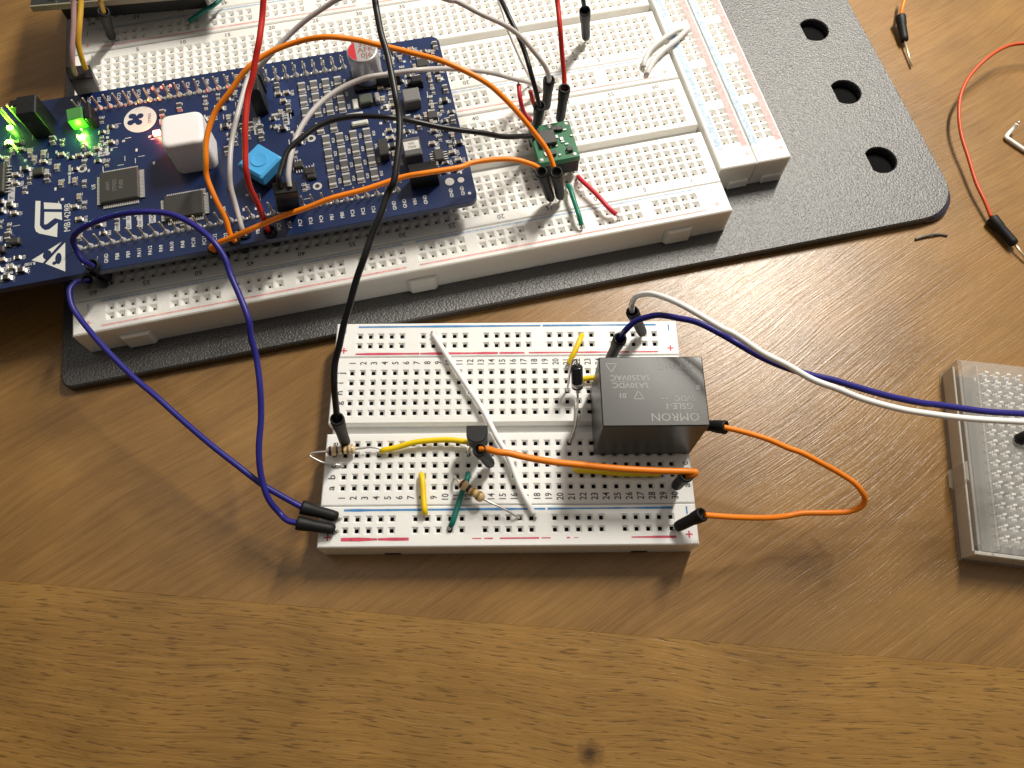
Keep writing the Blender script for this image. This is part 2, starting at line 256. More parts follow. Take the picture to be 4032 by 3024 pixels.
 'red_small': [(55.61, 81.34, 12.5), (56.24, 78.95, 14.0), (59.73, 74.64, 14.0), (62.59, 70.64, 14.0), (64.6, 69.03, 13.0)],
 'red_short': [(40.37, 105.15, 20.0), (40.6, 102.14, 19.0), (41.27, 100.36, 16.5), (42.24, 100.33, 14.0), (43.64, 100.4, 12.0)],
 'red_short_dark': [(43.51, 106.04, 17.0), (44.22, 105.23, 15.0), (45.2, 103.43, 12.5)],
 'strap_a': [(75.49, 119.12, 12.2), (75.74, 120.67, 12.7), (77.85, 124.5, 13.0), (81.64, 128.69, 13.0), (85.56, 132.01, 12.6), (87.33, 133.03, 12.2)],
 'strap_b': [(76.28, 116.5, 12.2), (76.74, 117.76, 12.6), (78.41, 120.62, 12.9), (81.24, 124.08, 13.0), (85.12, 127.98, 12.9), (88.44, 131.78, 12.6), (89.21, 132.81, 12.2)],
 'pin_wire': [(160.66, 157.72, 6.0), (159.01, 152.45, 5.0), (158.02, 149.78, 4.1), (157.59, 147.53, 3.2)],
 'red_table': [(196.25, 133.41, 6.0), (189.27, 132.73, 6.33), (183.82, 131.53, 6.67), (177.06, 127.11, 7.0), (171.04, 121.29, 6.5), (166.71, 114.9, 6.0), (164.83, 107.9, 5.17), (164.28, 101.04, 4.33), (164.78, 94.21, 3.5), (165.55, 85.85, 2.93), (166.51, 80.12, 2.37), (167.47, 75.15, 1.8)],
 'staple': [(182.04, 105.84, 3.0), (181.52, 105.18, 1.8), (180.1, 103.79, 0.9), (179.59, 102.97, 0.8), (180.5, 101.77, 0.8), (183.43, 98.49, 0.8), (187.22, 94.88, 0.8)],
 'curl': [(146.47, 69.3, 0.35), (149.09, 70.19, 0.42), (151.55, 70.68, 0.5), (153.66, 70.79, 0.42), (155.39, 70.42, 0.35)],
 'pink_left': [(-66.18, 113.65, 44.0), (-66.98, 112.62, 40.67), (-67.74, 108.08, 37.33), (-68.78, 103.42, 34.0), (-70.01, 101.6, 31.0), (-70.91, 102.01, 28.0)],
 'yellow_left': [(-65.99, 116.11, 42.0), (-66.39, 114.21, 39.33), (-66.71, 108.82, 36.67), (-67.7, 105.9, 34.0), (-68.35, 104.08, 31.0), (-68.81, 103.83, 28.0)],
 'yellow_left_b': [(-67.24, 125.98, 34.0), (-67.74, 124.16, 31.0), (-69.07, 125.44, 28.0), (-70.51, 127.02, 25.0)],
}
CONN = {
 'orange_loop_b': [(48.94, 72.55, 25.5), (50.67, 74.47, 13.2)],
 'orange_low_b': [(45.3, 72.59, 25.5), (48.19, 73.95, 13.2)],
 'grey_high_b': [(48.07, 101.98, 25.0), (47.78, 103.53, 13.5)],
 'red_right_b': [(51.82, 98.1, 26.0), (51.36, 98.58, 14.0)],
 'teal_back_b': [(58.16, 124.79, 26.0), (59.78, 129.24, 13.0)],
 'black_back_b': [(45.48, 93.43, 25.0), (45.04, 96.45, 13.0)],
 'black_long_b': [(1.22, 10.96, 23.5), (0.07, 10.25, 9.3)],
 'blue_left_b': [(-7.6, -5.1, 12.5), (-0.14, -6.71, 9.6)],
 'blue_loop_b': [(-8.37, -8.38, 12.0), (-0.52, -9.47, 9.6)],
 'white_right_b': [(64.91, 35.86, 23.0), (69.27, 37.18, 10.0)],
 'blue_right_b': [(61.77, 29.33, 23.0), (60.99, 30.03, 10.0)],
 'orange_side_a': [(84.1, 10.16, 18.0), (77.79, 12.89, 13.0)],
 'orange_side_b': [(77.55, -8.21, 16.0), (73.18, -9.58, 9.6)],
 'orange_flat_a': [(30.9, 4.7, 21.0), (32.9, 4.9, 10.0)],
 'orange_flat_b': [(74.14, -0.78, 20.0), (73.84, -0.52, 10.0)],
 'orange_loop_a': [(-27.53, 57.23, 21.5), (-28.04, 59.77, 12.5)],
 'grey_high_a': [(-25.44, 59.19, 21.0), (-25.7, 61.23, 12.5)],
 'red_left_a': [(-19.46, 59.63, 21.0), (-20.4, 61.92, 12.5)],
 'orange_low_a': [(-31.84, 54.3, 21.0), (-32.51, 57.98, 12.5)],
 'blue_left_a': [(-60.48, 47.07, 20.0), (-61.01, 50.46, 12.5)],
 'blue_loop_a': [(-59.17, 50.0, 22.0), (-60.53, 52.1, 12.5)],
 'pin_wire_b': [(157.7, 147.97, 3.0), (157.82, 139.16, 1.6)],
 'red_table_b': [(167.51, 74.97, 1.7), (171.66, 66.46, 1.7)],
 'yellow_left_b2': [(-70.62, 127.21, 25.0), (-75.07, 130.91, 13.0)],
}
TWO = [(-12.31, 62.07, 34), (-70.84, 103.61, 27), (-76.27, 109.79, 15)]
# ================================================================ materials used
wood_top = wood('table wood', math.radians(34), (.150, .073, .020), (.226, .117, .031), (.282, .155, .047), (.07, 2.4, .66, .35))
wood_edge = wood('border wood', math.radians(-6), (.182, .090, .020), (.268, .141, .032), (.320, .177, .047), (.20, 2.3, .585, .8, (53.3, -53.8, 0)))
white = mat('breadboard plastic', (.82, .82, .80), .42, bump=.03, bscale=1.5, var=.05, vscale=.05, sss=.35)
ivory = mat('old breadboard plastic', (.80, .79, .755), .45, bump=.05, bscale=1.5, var=.06, vscale=.05, sss=.45)
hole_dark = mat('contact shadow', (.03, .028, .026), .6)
old_contact = mat('dull contact', (.10, .09, .075), .6)
contact = mat('contact metal', (.22, .20, .17), .5, metal=.6)
ink_blue = mat('blue ink', rgb(60, 130, 190), .6, var=.3, vscale=1.2)
ink_blue_pale = mat('pale blue ink', rgb(178, 198, 220), .6, var=.35, vscale=1.2)
ink_red = mat('red ink', rgb(205, 70, 95), .6, var=.3, vscale=1.2)
ink_red_pale = mat('pale red ink', rgb(232, 165, 162), .6, var=.3, vscale=1.2)
ink_black = mat('grey ink', (.05, .05, .055), .6)
ink_grey = mat('faded ink', (.16, .15, .14), .6)
plate_m = mat('black powder coat', (.020, .020, .020), .46, spec=.65, ior=1.75, bump=.26, bscale=1.9)
pcb_blue = mat('blue solder mask', rgb(21, 39, 80), .34, bump=.01, bscale=2, var=.25, vscale=.05)
pcb_green = mat('green solder mask', rgb(35, 105, 70), .35, var=.15, vscale=.3)
silk = mat('silkscreen', (.62, .62, .58), .6)
silk_dim = mat('fine silkscreen', (.46, .47, .47), .6)
solder = mat('solder', (.86, .85, .82), .28, metal=.65)
steel = mat('tinned wire', (.66, .64, .60), .3, metal=.75)
gold = mat('gold pin', (.82, .70, .48), .3, metal=.7)
blackp = mat('black plastic', (.007, .007, .0075), .45, spec=.4, bump=.02, bscale=2)
blackr = mat('black rubbery plastic', (.007, .0075, .008), .55, spec=.3, bump=.02, bscale=1.5)
chipm = mat('chip plastic', (.035, .033, .03), .5, bump=.02, bscale=3)
relay_m = mat('relay case', (.032, .032, .031), .32, bump=.004, bscale=2.2, spec=.7)
ceramic = mat('grey component', (.10, .10, .10), .5)
tan_m = mat('ceramic capacitor', (.30, .24, .17), .5)
WC = dict(orange=rgb(240, 132, 24), white=(.87, .865, .84), grey=(.50, .47, .46), silver=(.62, .60, .57), darkgrey=(.12, .11, .10), black=(.006, .0065, .008), blue=rgb(36, 34, 122),
          red=rgb(188, 40, 32), crimson=rgb(205, 45, 60), yellow=rgb(235, 200, 10), teal=rgb(10, 110, 98), green=rgb(15, 120, 95), darkteal=rgb(20, 55, 60),
          pink=rgb(165, 135, 135), ochre=rgb(190, 150, 40), copper=rgb(190, 75, 35), rust=rgb(160, 55, 35))
def wmat(c): return mat(c + ' wire insulation', WC[c], .4, bump=.008, bscale=2.5, spec=.4)
# ================================================================ the table (setting)
ea = math.radians(-5.2); ex, ey = 35.0, -28.35
def edge_pt(t): return (ex + t * math.cos(ea), ey + t * math.sin(ea))
L, R_ = edge_pt(-900), edge_pt(900); L2, R2 = edge_pt(-900), edge_pt(900)
t = MB(); t.prism([L, R_, (900, 1400), (-900, 1400)], -22, 0, ch=.05); o = t.build('tabletop', wood_top); o['kind'] = 'structure'
nx, ny = math.sin(ea) * 140, -math.cos(ea) * 140
t = MB(); t.prism([L, R_, (R_[0] + nx, R_[1] + ny), (L[0] + nx, L[1] + ny)], -22, 0.0, ch=.05); o = t.build('table_border_board', wood_edge); o['kind'] = 'structure'
# ================================================================ black steel plate
TH = 0.21025934; BX, BY = 88.5065, 83.4729
def b2w(x, y, z=0): c, s = math.cos(TH), math.sin(TH); return (BX + c * x - s * y, BY + s * x + c * y, z)
def rounded(x0, x1, y0, y1, radii, seg=8):
    out = []
    for (cx, cy, sx, sy, r, a0) in ((x1, y0, -1, 1, radii[0], -90), (x1, y1, -1, -1, radii[1], 0), (x0, y1, 1, -1, radii[2], 90), (x0, y0, 1, 1, radii[3], 180)):
        for k in range(seg + 1):
            a = math.radians(a0 + 90 * k / seg); out.append((cx + sx * r + r * math.cos(a), cy + sy * r + r * math.sin(a)))
    return out
def dhole(cx, cy, r=4.4, n=22):
    a0 = math.acos(-3.2 / r)
    return [(cx + r * math.cos(a), cy + r * math.sin(a)) for a in [(-a0 + 2 * a0 * k / n) for k in range(n + 1)]]
pl = thing('steel_plate', 'black textured metal plate with three D-shaped holes lying under the large breadboard', 'metal plate', b2w(-50, 50, .3), TH)
holes_c = [(53.6, -.7), (53.6, 24.5), (53.6, 49.6)]
def perforated(outer, holes, z0, z1, mats_idx=0, ch=.35):
    import bmesh
    bm = bmesh.new(); out = MB()
    def loop(pts, z): return [bm.verts.new((x, y, z)) for x, y in pts]
    for z, ins in ((z1, ch), (z0, 0)):
        bm.clear(); es = []
        for k, pts in enumerate([outer] + holes):
            c = (sum(p[0] for p in pts) / len(pts), sum(p[1] for p in pts) / len(pts))
            pts2 = pts
            if ins:
                pts2 = []
                n = len(pts)
                for i in range(n):
                    p, q, r = (Vector(pts[(i + j) % n]) for j in (-1, 0, 1)); d = (r - p).normalized(); nn = Vector((-d.y, d.x)) * (1 if k == 0 else -1)
                    pts2.append(tuple(q + nn * ins * (1 if k == 0 else .6)))
            vs = loop(pts2, z); es += [bm.edges.new((vs[i], vs[(i + 1) % len(vs)])) for i in range(len(vs))]
        bmesh.ops.triangle_fill(bm, use_beauty=True, use_dissolve=False, edges=es, normal=(0, 0, 1))
        bm.verts.index_update(); vs = [tuple(v.co) for v in bm.verts]
        fs = []
        for f in bm.faces:
            q = [v.index for v in f.verts]
            if (f.normal.z < 0) == (z == z1): q = q[::-1]
            fs.append(tuple(q))
        out.add(vs, fs)
    for k, pts in enumerate([outer] + holes):
        n = len(pts)
        ins = []
        for i in range(n):
            p, q, r = (Vector(pts[(i + j) % n]) for j in (-1, 0, 1)); d = (r - p).normalized(); nn = Vector((-d.y, d.x)) * (1 if k == 0 else -1)
            ins.append(tuple(q + nn * ch * (1 if k == 0 else .6)))
        vs = [(x, y, z0) for x, y in pts] + [(x, y, z1 - ch) for x, y in pts] + [(x, y, z1) for x, y in ins]
        fs = []
        for j in (0, 1):
            for i in range(n):
                f = (j * n + i, j * n + (i + 1) % n, (j + 1) * n + (i + 1) % n, (j + 1) * n + i); fs.append(f if k == 0 else f[::-1])
        out.add(vs, fs)
    bm.free(); return out
out = rounded(-118.6, 118.6, -71.7, 115, (11.5, 6, 6, 2.6))
hl = [[(x + 50, y - 50) for x, y in dhole(*c)] for c in holes_c]
mbp = perforated(out, hl, 0, 2.3)
mbp.build('plate', plate_m, pl)
f = MB(); f.lathe((109.4, -62.5, -.2), (109.4, -62.5, 1.7), [(0, 9.0), (.3, 9.3), (1.3, 9.3), (1.75, 8.9), (1.9, 8.2)], 0, 40); f.build('corner_bumper', mat('dark enamel corner', (.02, .02, .05), .15, coat=.6), pl, True)
q = MB(); q.prism(rounded(-116, 116, -69, 112, (7, 5, 5, 2)), -.25, -.1); q.build('hole_shade_sheet', mat('hole shade black', (.004, .004, .004), .9, spec=.1), pl)  # added black sheet standing in for the shade inside the plate holes
for hx, hy in ((-110, -64), (108, -58), (-110, 100), (108, 100)):
    q = MB(); q.lathe((hx, hy, -.3), (hx, hy, 0), [(0, 4), (.3, 4)]); q.build('rubber_foot', blackr, pl, True)
# ================================================================ breadboards
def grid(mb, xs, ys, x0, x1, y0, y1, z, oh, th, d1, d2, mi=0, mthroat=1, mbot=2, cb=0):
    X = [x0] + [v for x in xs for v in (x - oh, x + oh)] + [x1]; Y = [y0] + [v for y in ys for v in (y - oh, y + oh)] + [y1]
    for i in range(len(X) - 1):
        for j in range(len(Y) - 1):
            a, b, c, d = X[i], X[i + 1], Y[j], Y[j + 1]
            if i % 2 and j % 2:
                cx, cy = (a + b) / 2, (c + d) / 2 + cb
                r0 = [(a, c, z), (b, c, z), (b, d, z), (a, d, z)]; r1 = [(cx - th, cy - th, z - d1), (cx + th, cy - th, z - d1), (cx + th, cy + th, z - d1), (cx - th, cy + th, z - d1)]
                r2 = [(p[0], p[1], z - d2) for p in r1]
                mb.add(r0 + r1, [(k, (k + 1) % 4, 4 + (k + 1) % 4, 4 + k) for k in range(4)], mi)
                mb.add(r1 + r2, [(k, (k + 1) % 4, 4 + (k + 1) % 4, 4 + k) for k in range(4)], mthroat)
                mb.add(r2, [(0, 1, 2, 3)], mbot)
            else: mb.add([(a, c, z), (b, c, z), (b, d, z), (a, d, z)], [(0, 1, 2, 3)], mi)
def shell(mb, x0, x1, y0, y1, z0, z1, c, mi=0):
    a = [(x0, y0), (x1, y0), (x1, y1), (x0, y1)]; b = [(x0 + c, y0 + c), (x1 - c, y0 + c), (x1 - c, y1 - c), (x0 + c, y1 - c)]
    vs = [(x, y, z0) for x, y in a] + [(x, y, z1 - c) for x, y in a] + [(x, y, z1) for x, y in b]
    mb.add(vs, [(j * 4 + i, j * 4 + (i + 1) % 4, j * 4 + 4 + (i + 1) % 4, j * 4 + 4 + i) for j in (0, 1) for i in range(4)] + [(3, 2, 1, 0)], mi)
def rail_xs(n, first, step=P): return [first + step * (6 * g + k) for g in range(n) for k in range(5)]
def terminal(mb, cols, xdir, x0, x1, ya, z0, z1, oh, th, d1, d2, c=.25):
    xs = sorted(xdir * k * P for k in range(cols))
    for (a, b, r0) in ((ya - 3.98, ya + 12.75, ya), (ya + 15.2, ya + 31.92, ya + 7 * P)):
        shell(mb, x0, x1, a, b, z0, z1, c)
        grid(mb, xs, [r0 + P * k for k in range(5)], x0 + c, x1 - c, a + c, b - c, z1, oh, th, d1, d2)
    shell(mb, x0 + .6, x1 - .6, ya + 12.7, ya + 15.25, z0, z1 - 2.6, .02); g0, g1, zg = ya + 12.7, ya + 15.25, z1 - 2.6
    mb.quad((x0 + .6, g0, zg), (x1 - .6, g0, zg), (x1 - .6, g1, zg), (x0 + .6, g1, zg))
def ln(mb, x0, x1, y, z, w, mi, jit=0):
    n = max(1, int(abs(x1 - x0) / 3)); pts = [(x0 + (x1 - x0) * i / n, w / 2 * (1 + (RND.random() - .5) * jit)) for i in range(n + 1)]
    for (a, ha), (b, hb) in zip(pts, pts[1:]): mb.quad((a, y - ha, z), (b, y - hb, z), (b, y + hb, z), (a, y + ha, z), mi)
EPS = .03
# ---- small breadboard, top at z 8.5
Z1 = 8.5
sb = thing('small_breadboard', 'small white half-size breadboard carrying the black relay in the centre of the table', 'breadboard', (36.83, 13.97, 0))
O = (36.83, 13.97, 0)
q = MB(O); terminal(q, 30, 1, -4.5, 78.0, 0, 0, Z1, .80, .42, .42, 5)
for k in range(30):
    s_ = str(k + 1)
    text(q, s_, k * P - (.0 if k < 29 else 0) + .15, 30.45, Z1 + EPS, 2.15, math.pi / 2, 3, .8)
    text(q, s_, k * P + .15, -2.25, Z1 + EPS, 2.15, math.pi / 2, 3, .8)
for s_, r in zip('abcdefghij', [0, 1, 2, 3, 4, 7, 8, 9, 10, 11]):
    for x in (-2.45, 76.6): text(q, s_, x, r * P, Z1 + EPS, 2.3, math.pi / 2, 3)
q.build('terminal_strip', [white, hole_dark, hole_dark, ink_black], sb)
def rail_small(y0, y1, rows, yblue, yred, segs, plus_y, minus_y, front):
    q = MB(O); shell(q, -4.5, 78.0, y0, y1, 0, Z1, .25)
    grid(q, rail_xs(5, .5 * P), rows, -4.25, 77.75, y0 + .25, y1 - .25, Z1, .80, .42, .42, 5)
    ln(q, .8, 45, yblue, Z1 + EPS, .5, 3, .5); ln(q, 45.5, 73, yblue, Z1 + EPS, .4, 3, .8)
    for a, b, w_ in segs: ln(q, a, b, yred, Z1 + EPS, w_, 4, .7)
    for x in (-2.3, 76.0):
        q.box((x, plus_y, Z1 + .005), (1.5, .32, .05), 4); q.box((x, plus_y, Z1 + .012), (.32, 1.5, .05), 4)
        q.box((x, minus_y, Z1 + .005), (.32, 1.7, .05), 3)
    if front:
        for xa in (10.8, 66.2): q.box((xa, y0 - .02, .75), (3.6, .1, 1.5), 1)
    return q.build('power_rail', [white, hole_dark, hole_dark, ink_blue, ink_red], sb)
rail_small(32.05, 41.1, [35.0, 37.55], 40.1, 32.85, [(.6, 15.8, .55), (16.0, 34.6, .5), (35, 41, .4), (42, 66, .4), (67, 73, .35)], 33.8, 39.3, False)
rail_small(-13.1, -4.1, [-9.55, -7.0], -5.0, -11.4, [(.6, 8.5, .65), (8.6, 15.3, .55), (29, 31, .2), (31.6, 33.5, .25), (35, 43.5, .4), (44, 46, .3), (49.5, 50.2, .3), (51, 52, .2), (63.5, 68, .35), (68, 73.2, .6)], -10.9, -5.6, True)
# ---- large breadboard on the plate, top at z 11.5
Z2 = 11.5; ZB = 2.6
bb = thing('large_breadboard', 'large ivory breadboard of several joined strips on the black metal plate', 'breadboard', b2w(-80, 30, ZB), TH)
OB = (-80, 30, ZB)
for n_, ya in enumerate((0, 45.7, 91.4)):
    q = MB(OB); terminal(q, 63, -1, -161.3, 3.55, ya, ZB, Z2, 1.0, .26, .75, 2.2)
    for k in range(13):
        up = str(max(1, 60 - 5 * k)) if k < 12 else '1'; dn = str(max(1, 5 * k))
        x = -1.55 * P - 5 * P * k
        if x > -160:
            text(q, up, x, ya + 30.35, Z2 + EPS, 1.9, 0, 3); text(q, dn, x, ya - 2.2, Z2 + EPS, 1.9, math.pi, 3)
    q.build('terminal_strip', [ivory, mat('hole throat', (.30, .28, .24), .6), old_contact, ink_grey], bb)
for n_, ya in enumerate((0, 45.7, 91.4)):
    q = MB(OB); y0 = ya - 13.35 if n_ else -13.3; y1 = ya - 4.1
    shell(q, -161.3, 3.55, y0, y1, ZB, Z2, .3)
    grid(q, sorted(-x for x in rail_xs(10, 2 * P)), [ya - 9.65, ya - 7.05], -161.0, 3.25, y0 + .3, y1 - .3, Z2, 1.0, .26, .75, 2.2)
    for a, b in ((-154.5, -80.6), (-77.3, -2.5)):
        ln(q, a, b, ya - 5.0, Z2 + EPS, .42, 3, .4); ln(q, a, b, ya - 11.9, Z2 + EPS, .38, 4, .4)
    for x in (-157.6, .2):
        q.box((x, ya - 10.6, Z2 + .005), (1.5, .35, .05), 4); q.box((x, ya - 10.6, Z2 + .012), (.35, 1.5, .05), 4)
        q.box((x, ya - 6.2, Z2 + .005), (.35, 1.7, .05), 3)
    if n_ == 0:
        for xa in (-148.5, -77.5, -10):      # dovetail tabs on the front
            q.prism([(xa - 4, y0 + .02), (xa - 3, y0 - 1.1), (xa + 3, y0 - 1.1), (xa + 4, y0 + .02)], ZB + .3, Z2 - 3.6, 0, .2)
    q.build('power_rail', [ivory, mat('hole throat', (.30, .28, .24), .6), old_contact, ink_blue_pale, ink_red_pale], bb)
def rot90(mb):   # (x, y) -> (-y, x) about the origin of the strip
    return mb
for x0, xc in ((4.65, 10.0), (14.95, 19.55)):
    q = MB((0, 0, 0)); y0, y1 = -.4, 122
    x1 = x0 + (10.15 if x0 < 10 else 9.3); shell(q, x0, x1, y0, y1, ZB, Z2, .3)
    ys = [8.0 + P * (6 * g + k) for g in range(8) for k in range(5) if 8 + P * (6 * g + k) < 118]
    grid(q, [xc - 1.3, xc + 1.3], ys, x0 + .3, x1 - .3, y0 + .3, y1 - .3, Z2, 1.08, .22, .9, 2.4)
    for xx, mi in ((xc - 3.5, 3), (xc + 3.3, 4)):
        for a, b in ((5.5, 40), (40, 80), (80, 118)):
            q.quad((xx - .9, a, Z2 + EPS), (xx + .9, a, Z2 + EPS), (xx + .9, b, Z2 + EPS), (xx - .9, b, Z2 + EPS), mi)
    q.box((xc + 3.1, 2.9, Z2 + .005), (1.5, .35, .05), 4); q.box((xc + 3.1, 2.9, Z2 + .012), (.35, 1.5, .05), 4); q.box((xc - 2.4, 2.9, Z2 + .005), (.4, 1.5, .05), 3)
    q.box((xc + 1.2, y0 - .35, ZB + 1.6), (5.4, .8, 2.6), 0, ch=.15)
    q.v = [(a - OB[0], b - OB[1], c - OB[2]) for a, b, c in q.v]
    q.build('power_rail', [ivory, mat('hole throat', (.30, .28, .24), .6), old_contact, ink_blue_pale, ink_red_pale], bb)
# ================================================================ clear breadboard at the right
clear = bpy.data.materials.new('clear acrylic'); clear.use_nodes = True; n = clear.node_tree.nodes; l = clear.node_tree.links
pb = n['Principled BSDF']; pb.inputs['Base Color'].default_value = (.80, .79, .76, 1); pb.inputs['Roughness'].default_value = .18
tr = n.new('ShaderNodeBsdfTransparent'); tr.inputs[0].default_value = (.93, .92, .9, 1); mx = n.new('ShaderNodeMixShader'); mx.inputs[0].default_value = .24
l.new(tr.outputs[0], mx.inputs[1]); l.new(pb.outputs[0], mx.inputs[2]); l.new(mx.outputs[0], n['Material Output'].inputs[0])
ca = math.atan2(30.5 + 15.4, 144.2 - 137.85)   # direction of its long side
cr = ca - math.pi / 2
cb_ = thing('clear_breadboard', 'transparent breadboard with rows of shiny metal clips at the right edge', 'breadboard', (137.85, -15.5, 0), cr)
q = MB(); LX, LY, HH = 55, 46.3, 8.5
q.prism([(0, 0), (LX, 0), (LX, LY), (0, LY)], .05, HH, 0, .6)
for y in (16.5,): q.prism([(-.9, y), (0.02, y - .5), (0.02, y + 4.5), (-.9, y + 4)], 1, HH - .7, 0, .2)
q.prism([(1.0, 2.5), (1.5, 2.5), (1.5, LY - 2), (1.0, LY - 2)], 1, 6.5, 0)
q.prism([(4.2, 1.5), (4.6, 1.5), (4.6, LY - 1), (4.2, LY - 1)], 1, 8.0, 0)
q.build('clear_body', clear, cb_)
q = MB(); q.prism([(.6, .6), (LX - .6, .6), (LX - .6, LY - .6), (.6, LY - .6)], .02, .6); q.build('foam_backing', mat('grey foam backing', (.10, .095, .09), .8), cb_)
q = MB(); q.prism([(.35, .3), (LX - .6, .3), (LX - .6, 1.1), (.35, 1.1)], .65, 6.0, 0, .1); q.prism([(.35, 1.15), (.8, 1.15), (.8, LY - .6), (.35, LY - .6)], .65, 5.2, 0, .1); q.build('frosted_rim', mat('frosted rim', (.72, .71, .68), .35), cb_)
for i in range(4):
    for j in range(17):
        if j == 6 and i == 3: continue
        q = MB(); x, y = 6.6 + i * 2.54, 4.0 + j * 2.46
        q.box((x, y, 5.9), (1.15, 1.2, 2.8), 1, ch=.25); q.box((x - .75, y + .3, 6.6), (.5, .25, .4), 0)
        q.box((x + .1, y + .6, 7.7), (.9, .4, .3), 0, rz=RND.uniform(-.3, .3)); q.box((x, y + .1, 3.6), (1.2, 1.5, .3), 0)  # small near-white boxes put in as glints on the clips
        q.build('metal_clip', [mat('clip metal glint', (.95, .95, .93), .3, metal=.2), mat('spring metal', (.80, .80, .79), .35, metal=.1)], cb_)
q = MB(); q.lathe((19, 32.2, 8.6), (25, 31.0, 14), [(0, 1.0), (.6, 1.25), (13, 1.3)]); 
dk = thing('dupont_plug', 'black plug end standing in the transparent breadboard under the white wire', 'plug', (152.3, 9.6, 8.6))
q = MB(); q.lathe((0, 0, -1.5), (0, 0, 0), [(0, .3), (1.5, .3)], 0); q.build('pin', steel, dk, True)
q = MB(); q.lathe((0, 0, 0), (3.2, 1.2, 2.5), [(0, .9), (.4, 1.35), (9, 1.35)], 0); q.build('housing', blackr, dk, True)
# ================================================================ blue development board
PZ = 20.0; PB = (-110, 25, 18.4)
dev = thing('development_board', 'blue microcontroller development board with white logos and lit LEDs on the large breadboard', 'circuit board', b2w(PB[0], PB[1], PB[2]), TH)
def pm(): return MB(PB)
q = pm(); q.prism(rounded(-215, -60.2, -2.5, 53.3, (2.4, 2.4, 2.4, 2.4), 5), 18.4, PZ, 0, .08)
zt = PZ + .02
# thin white outline of the board edge
# ST logo, drawn lying on its side
lg = lambda pts: q.add([(x, y, zt) for x, y in pts], [tuple(range(len(pts)))], 1)
def logo():
    # vertical arm with hooked foot
    lg([(-165.7, 21.1), (-165.7, 13.2), (-165.4, 12.0), (-164.6, 11.2), (-164.0, 12.6), (-164.5, 13.6), (-164.5, 20.8)])
    lg([(-164.6, 11.2), (-160.4, 9.2), (-160.3, 13.4), (-162.2, 11.9), (-163.2, 11.8), (-164.0, 12.6)])
    lg([(-163.5, 17.3), (-163.5, 13.6), (-162.9, 13.5), (-162.0, 14.2), (-161.0, 14.9), (-159.3, 13.9), (-159.4, 16.3)])
    lg([(-163.7, 20.2), (-163.6, 18.2), (-159.4, 17.2), (-159.5, 18.6), (-160.0, 19.1)])
logo()
text(q, 'MB1428B', -158.0, 14.4, zt, 2.1, math.pi / 2, 1, 1.02)
# warning triangle, split, with a hand on it
lg([(-166.2, 3.9), (-159.3, 7.6), (-159.9, 6.9), (-163.6, 2.55)])
lg([(-163.0, 2.25), (-158.8, 6.9), (-158.5, 7.2), (-158.4, -1.0)][::1])
def blob(cx, cy, rx, ry, mi=0, z=zt + .02, n_=16): q.add([(cx + rx * math.cos(2 * math.pi * k / n_), cy + ry * math.sin(2 * math.pi * k / n_), z) for k in range(n_)], [tuple(range(n_))], mi)
blob(-162.6, 4.6, 1.0, 1.3); blob(-160.0, 3.0, .75, 1.6); blob(-160.9, 1.9, .5, .5)
# round emblem with a four-lobed cut-out
blob(-140.0, 41.3, 4.15, 4.25, 1, zt, 40)
for a in (35, 125, 215, 305):
    ca_, sa_ = math.cos(math.radians(a)), math.sin(math.radians(a)); blob(-141.2 + 1.5 * ca_, 41.6 + 1.5 * sa_, .85, .85); 
q.add([(-143.0, 40.7, zt + .021), (-141.0, 42.6, zt + .021), (-139.8, 43.0, zt + .021), (-139.6, 42.6, zt + .021), (-141.3, 40.4, zt + .021), (-142.6, 40.2, zt + .021)], [tuple(range(6))], 0)
q.add([(-142.6, 43.6, zt + .022), (-141.2, 43.4, zt + .022), (-139.8, 40.4, zt + .022), (-140.6, 39.8, zt + .022), (-141.2, 40.2, zt + .022)], [tuple(range(5))], 0)
text(q, 'STM32', -137.6, 41.2, zt + .02, 1.15, math.pi / 2, 0, 1)
PX = [-155.14 + 2.54 * k for k in range(33)]
bl = ['5V', '5V_', 'GND', 'PB8', 'PB9', 'PA11', 'PA12', 'PA9', 'PA10', 'PA8', 'PC10', 'PC11', 'PC12', 'PD2', 'PB3', 'PB4', 'PB5', 'PB6', 'PC7', 'PC6', 'PC7', 'PC8', 'PC9', 'PB1', 'PB0', 'PC3', 'PC2', 'PC1', 'PC0', 'GND', 'GND', 'VIN', 'GND']
tl = ['NC', 'BOOT', '3V3', 'RST', 'PC13', 'PC14', 'PC15', 'PF0', 'PF1', 'PC0', 'PC1', 'PC2', 'PC3', 'PA0', 'PA1', 'PA2', 'PA3', 'PA4', 'PA5', 'PA6', 'PA7', 'PC4', 'PC5', 'PB0', 'PB1', 'PB2', 'PB10', 'PB11', 'PB12', 'PB13', 'PB14', 'PB15', 'GND']
for k, x in enumerate(PX):
    text(q, bl[k], x + 1.1, .6, zt, 1.25, math.pi / 2, 1, .95); text(q, tl[k], x - .2, 50.3, zt, 1.25, math.pi / 2, 1, .95)
text(q, 'GND', -66.2, 1.2, zt, 1.2, math.pi / 2, 1); text(q, 'GND', -63.4, 1.2, zt, 1.2, math.pi / 2, 1)
text(q, 'CAN', -172.0, .8, zt, 1.4, math.pi / 2, 1); text(q, 'R100', -166.5, 3.0, zt + .004, 1.2, math.pi, 1)
text(q, 'U5', -151.8, 22.3, zt, 1.3, math.pi / 2, 1); text(q, 'TP7', -100.2, 10.6, zt, 1.2, math.pi / 2, 1); text(q, 'TP4', -99.6, 25.4, zt, 1.2, math.pi / 2, 1)
text(q, 'Potentiometer', -145.5, 12.6, zt, 1.0, 0, 1); text(q, 'USER', -129, 30, zt, 1.1, math.pi / 2, 1)
text(q, 'www.st.com', -157.7, 27.5, zt, 1.15, math.pi / 2, 1)
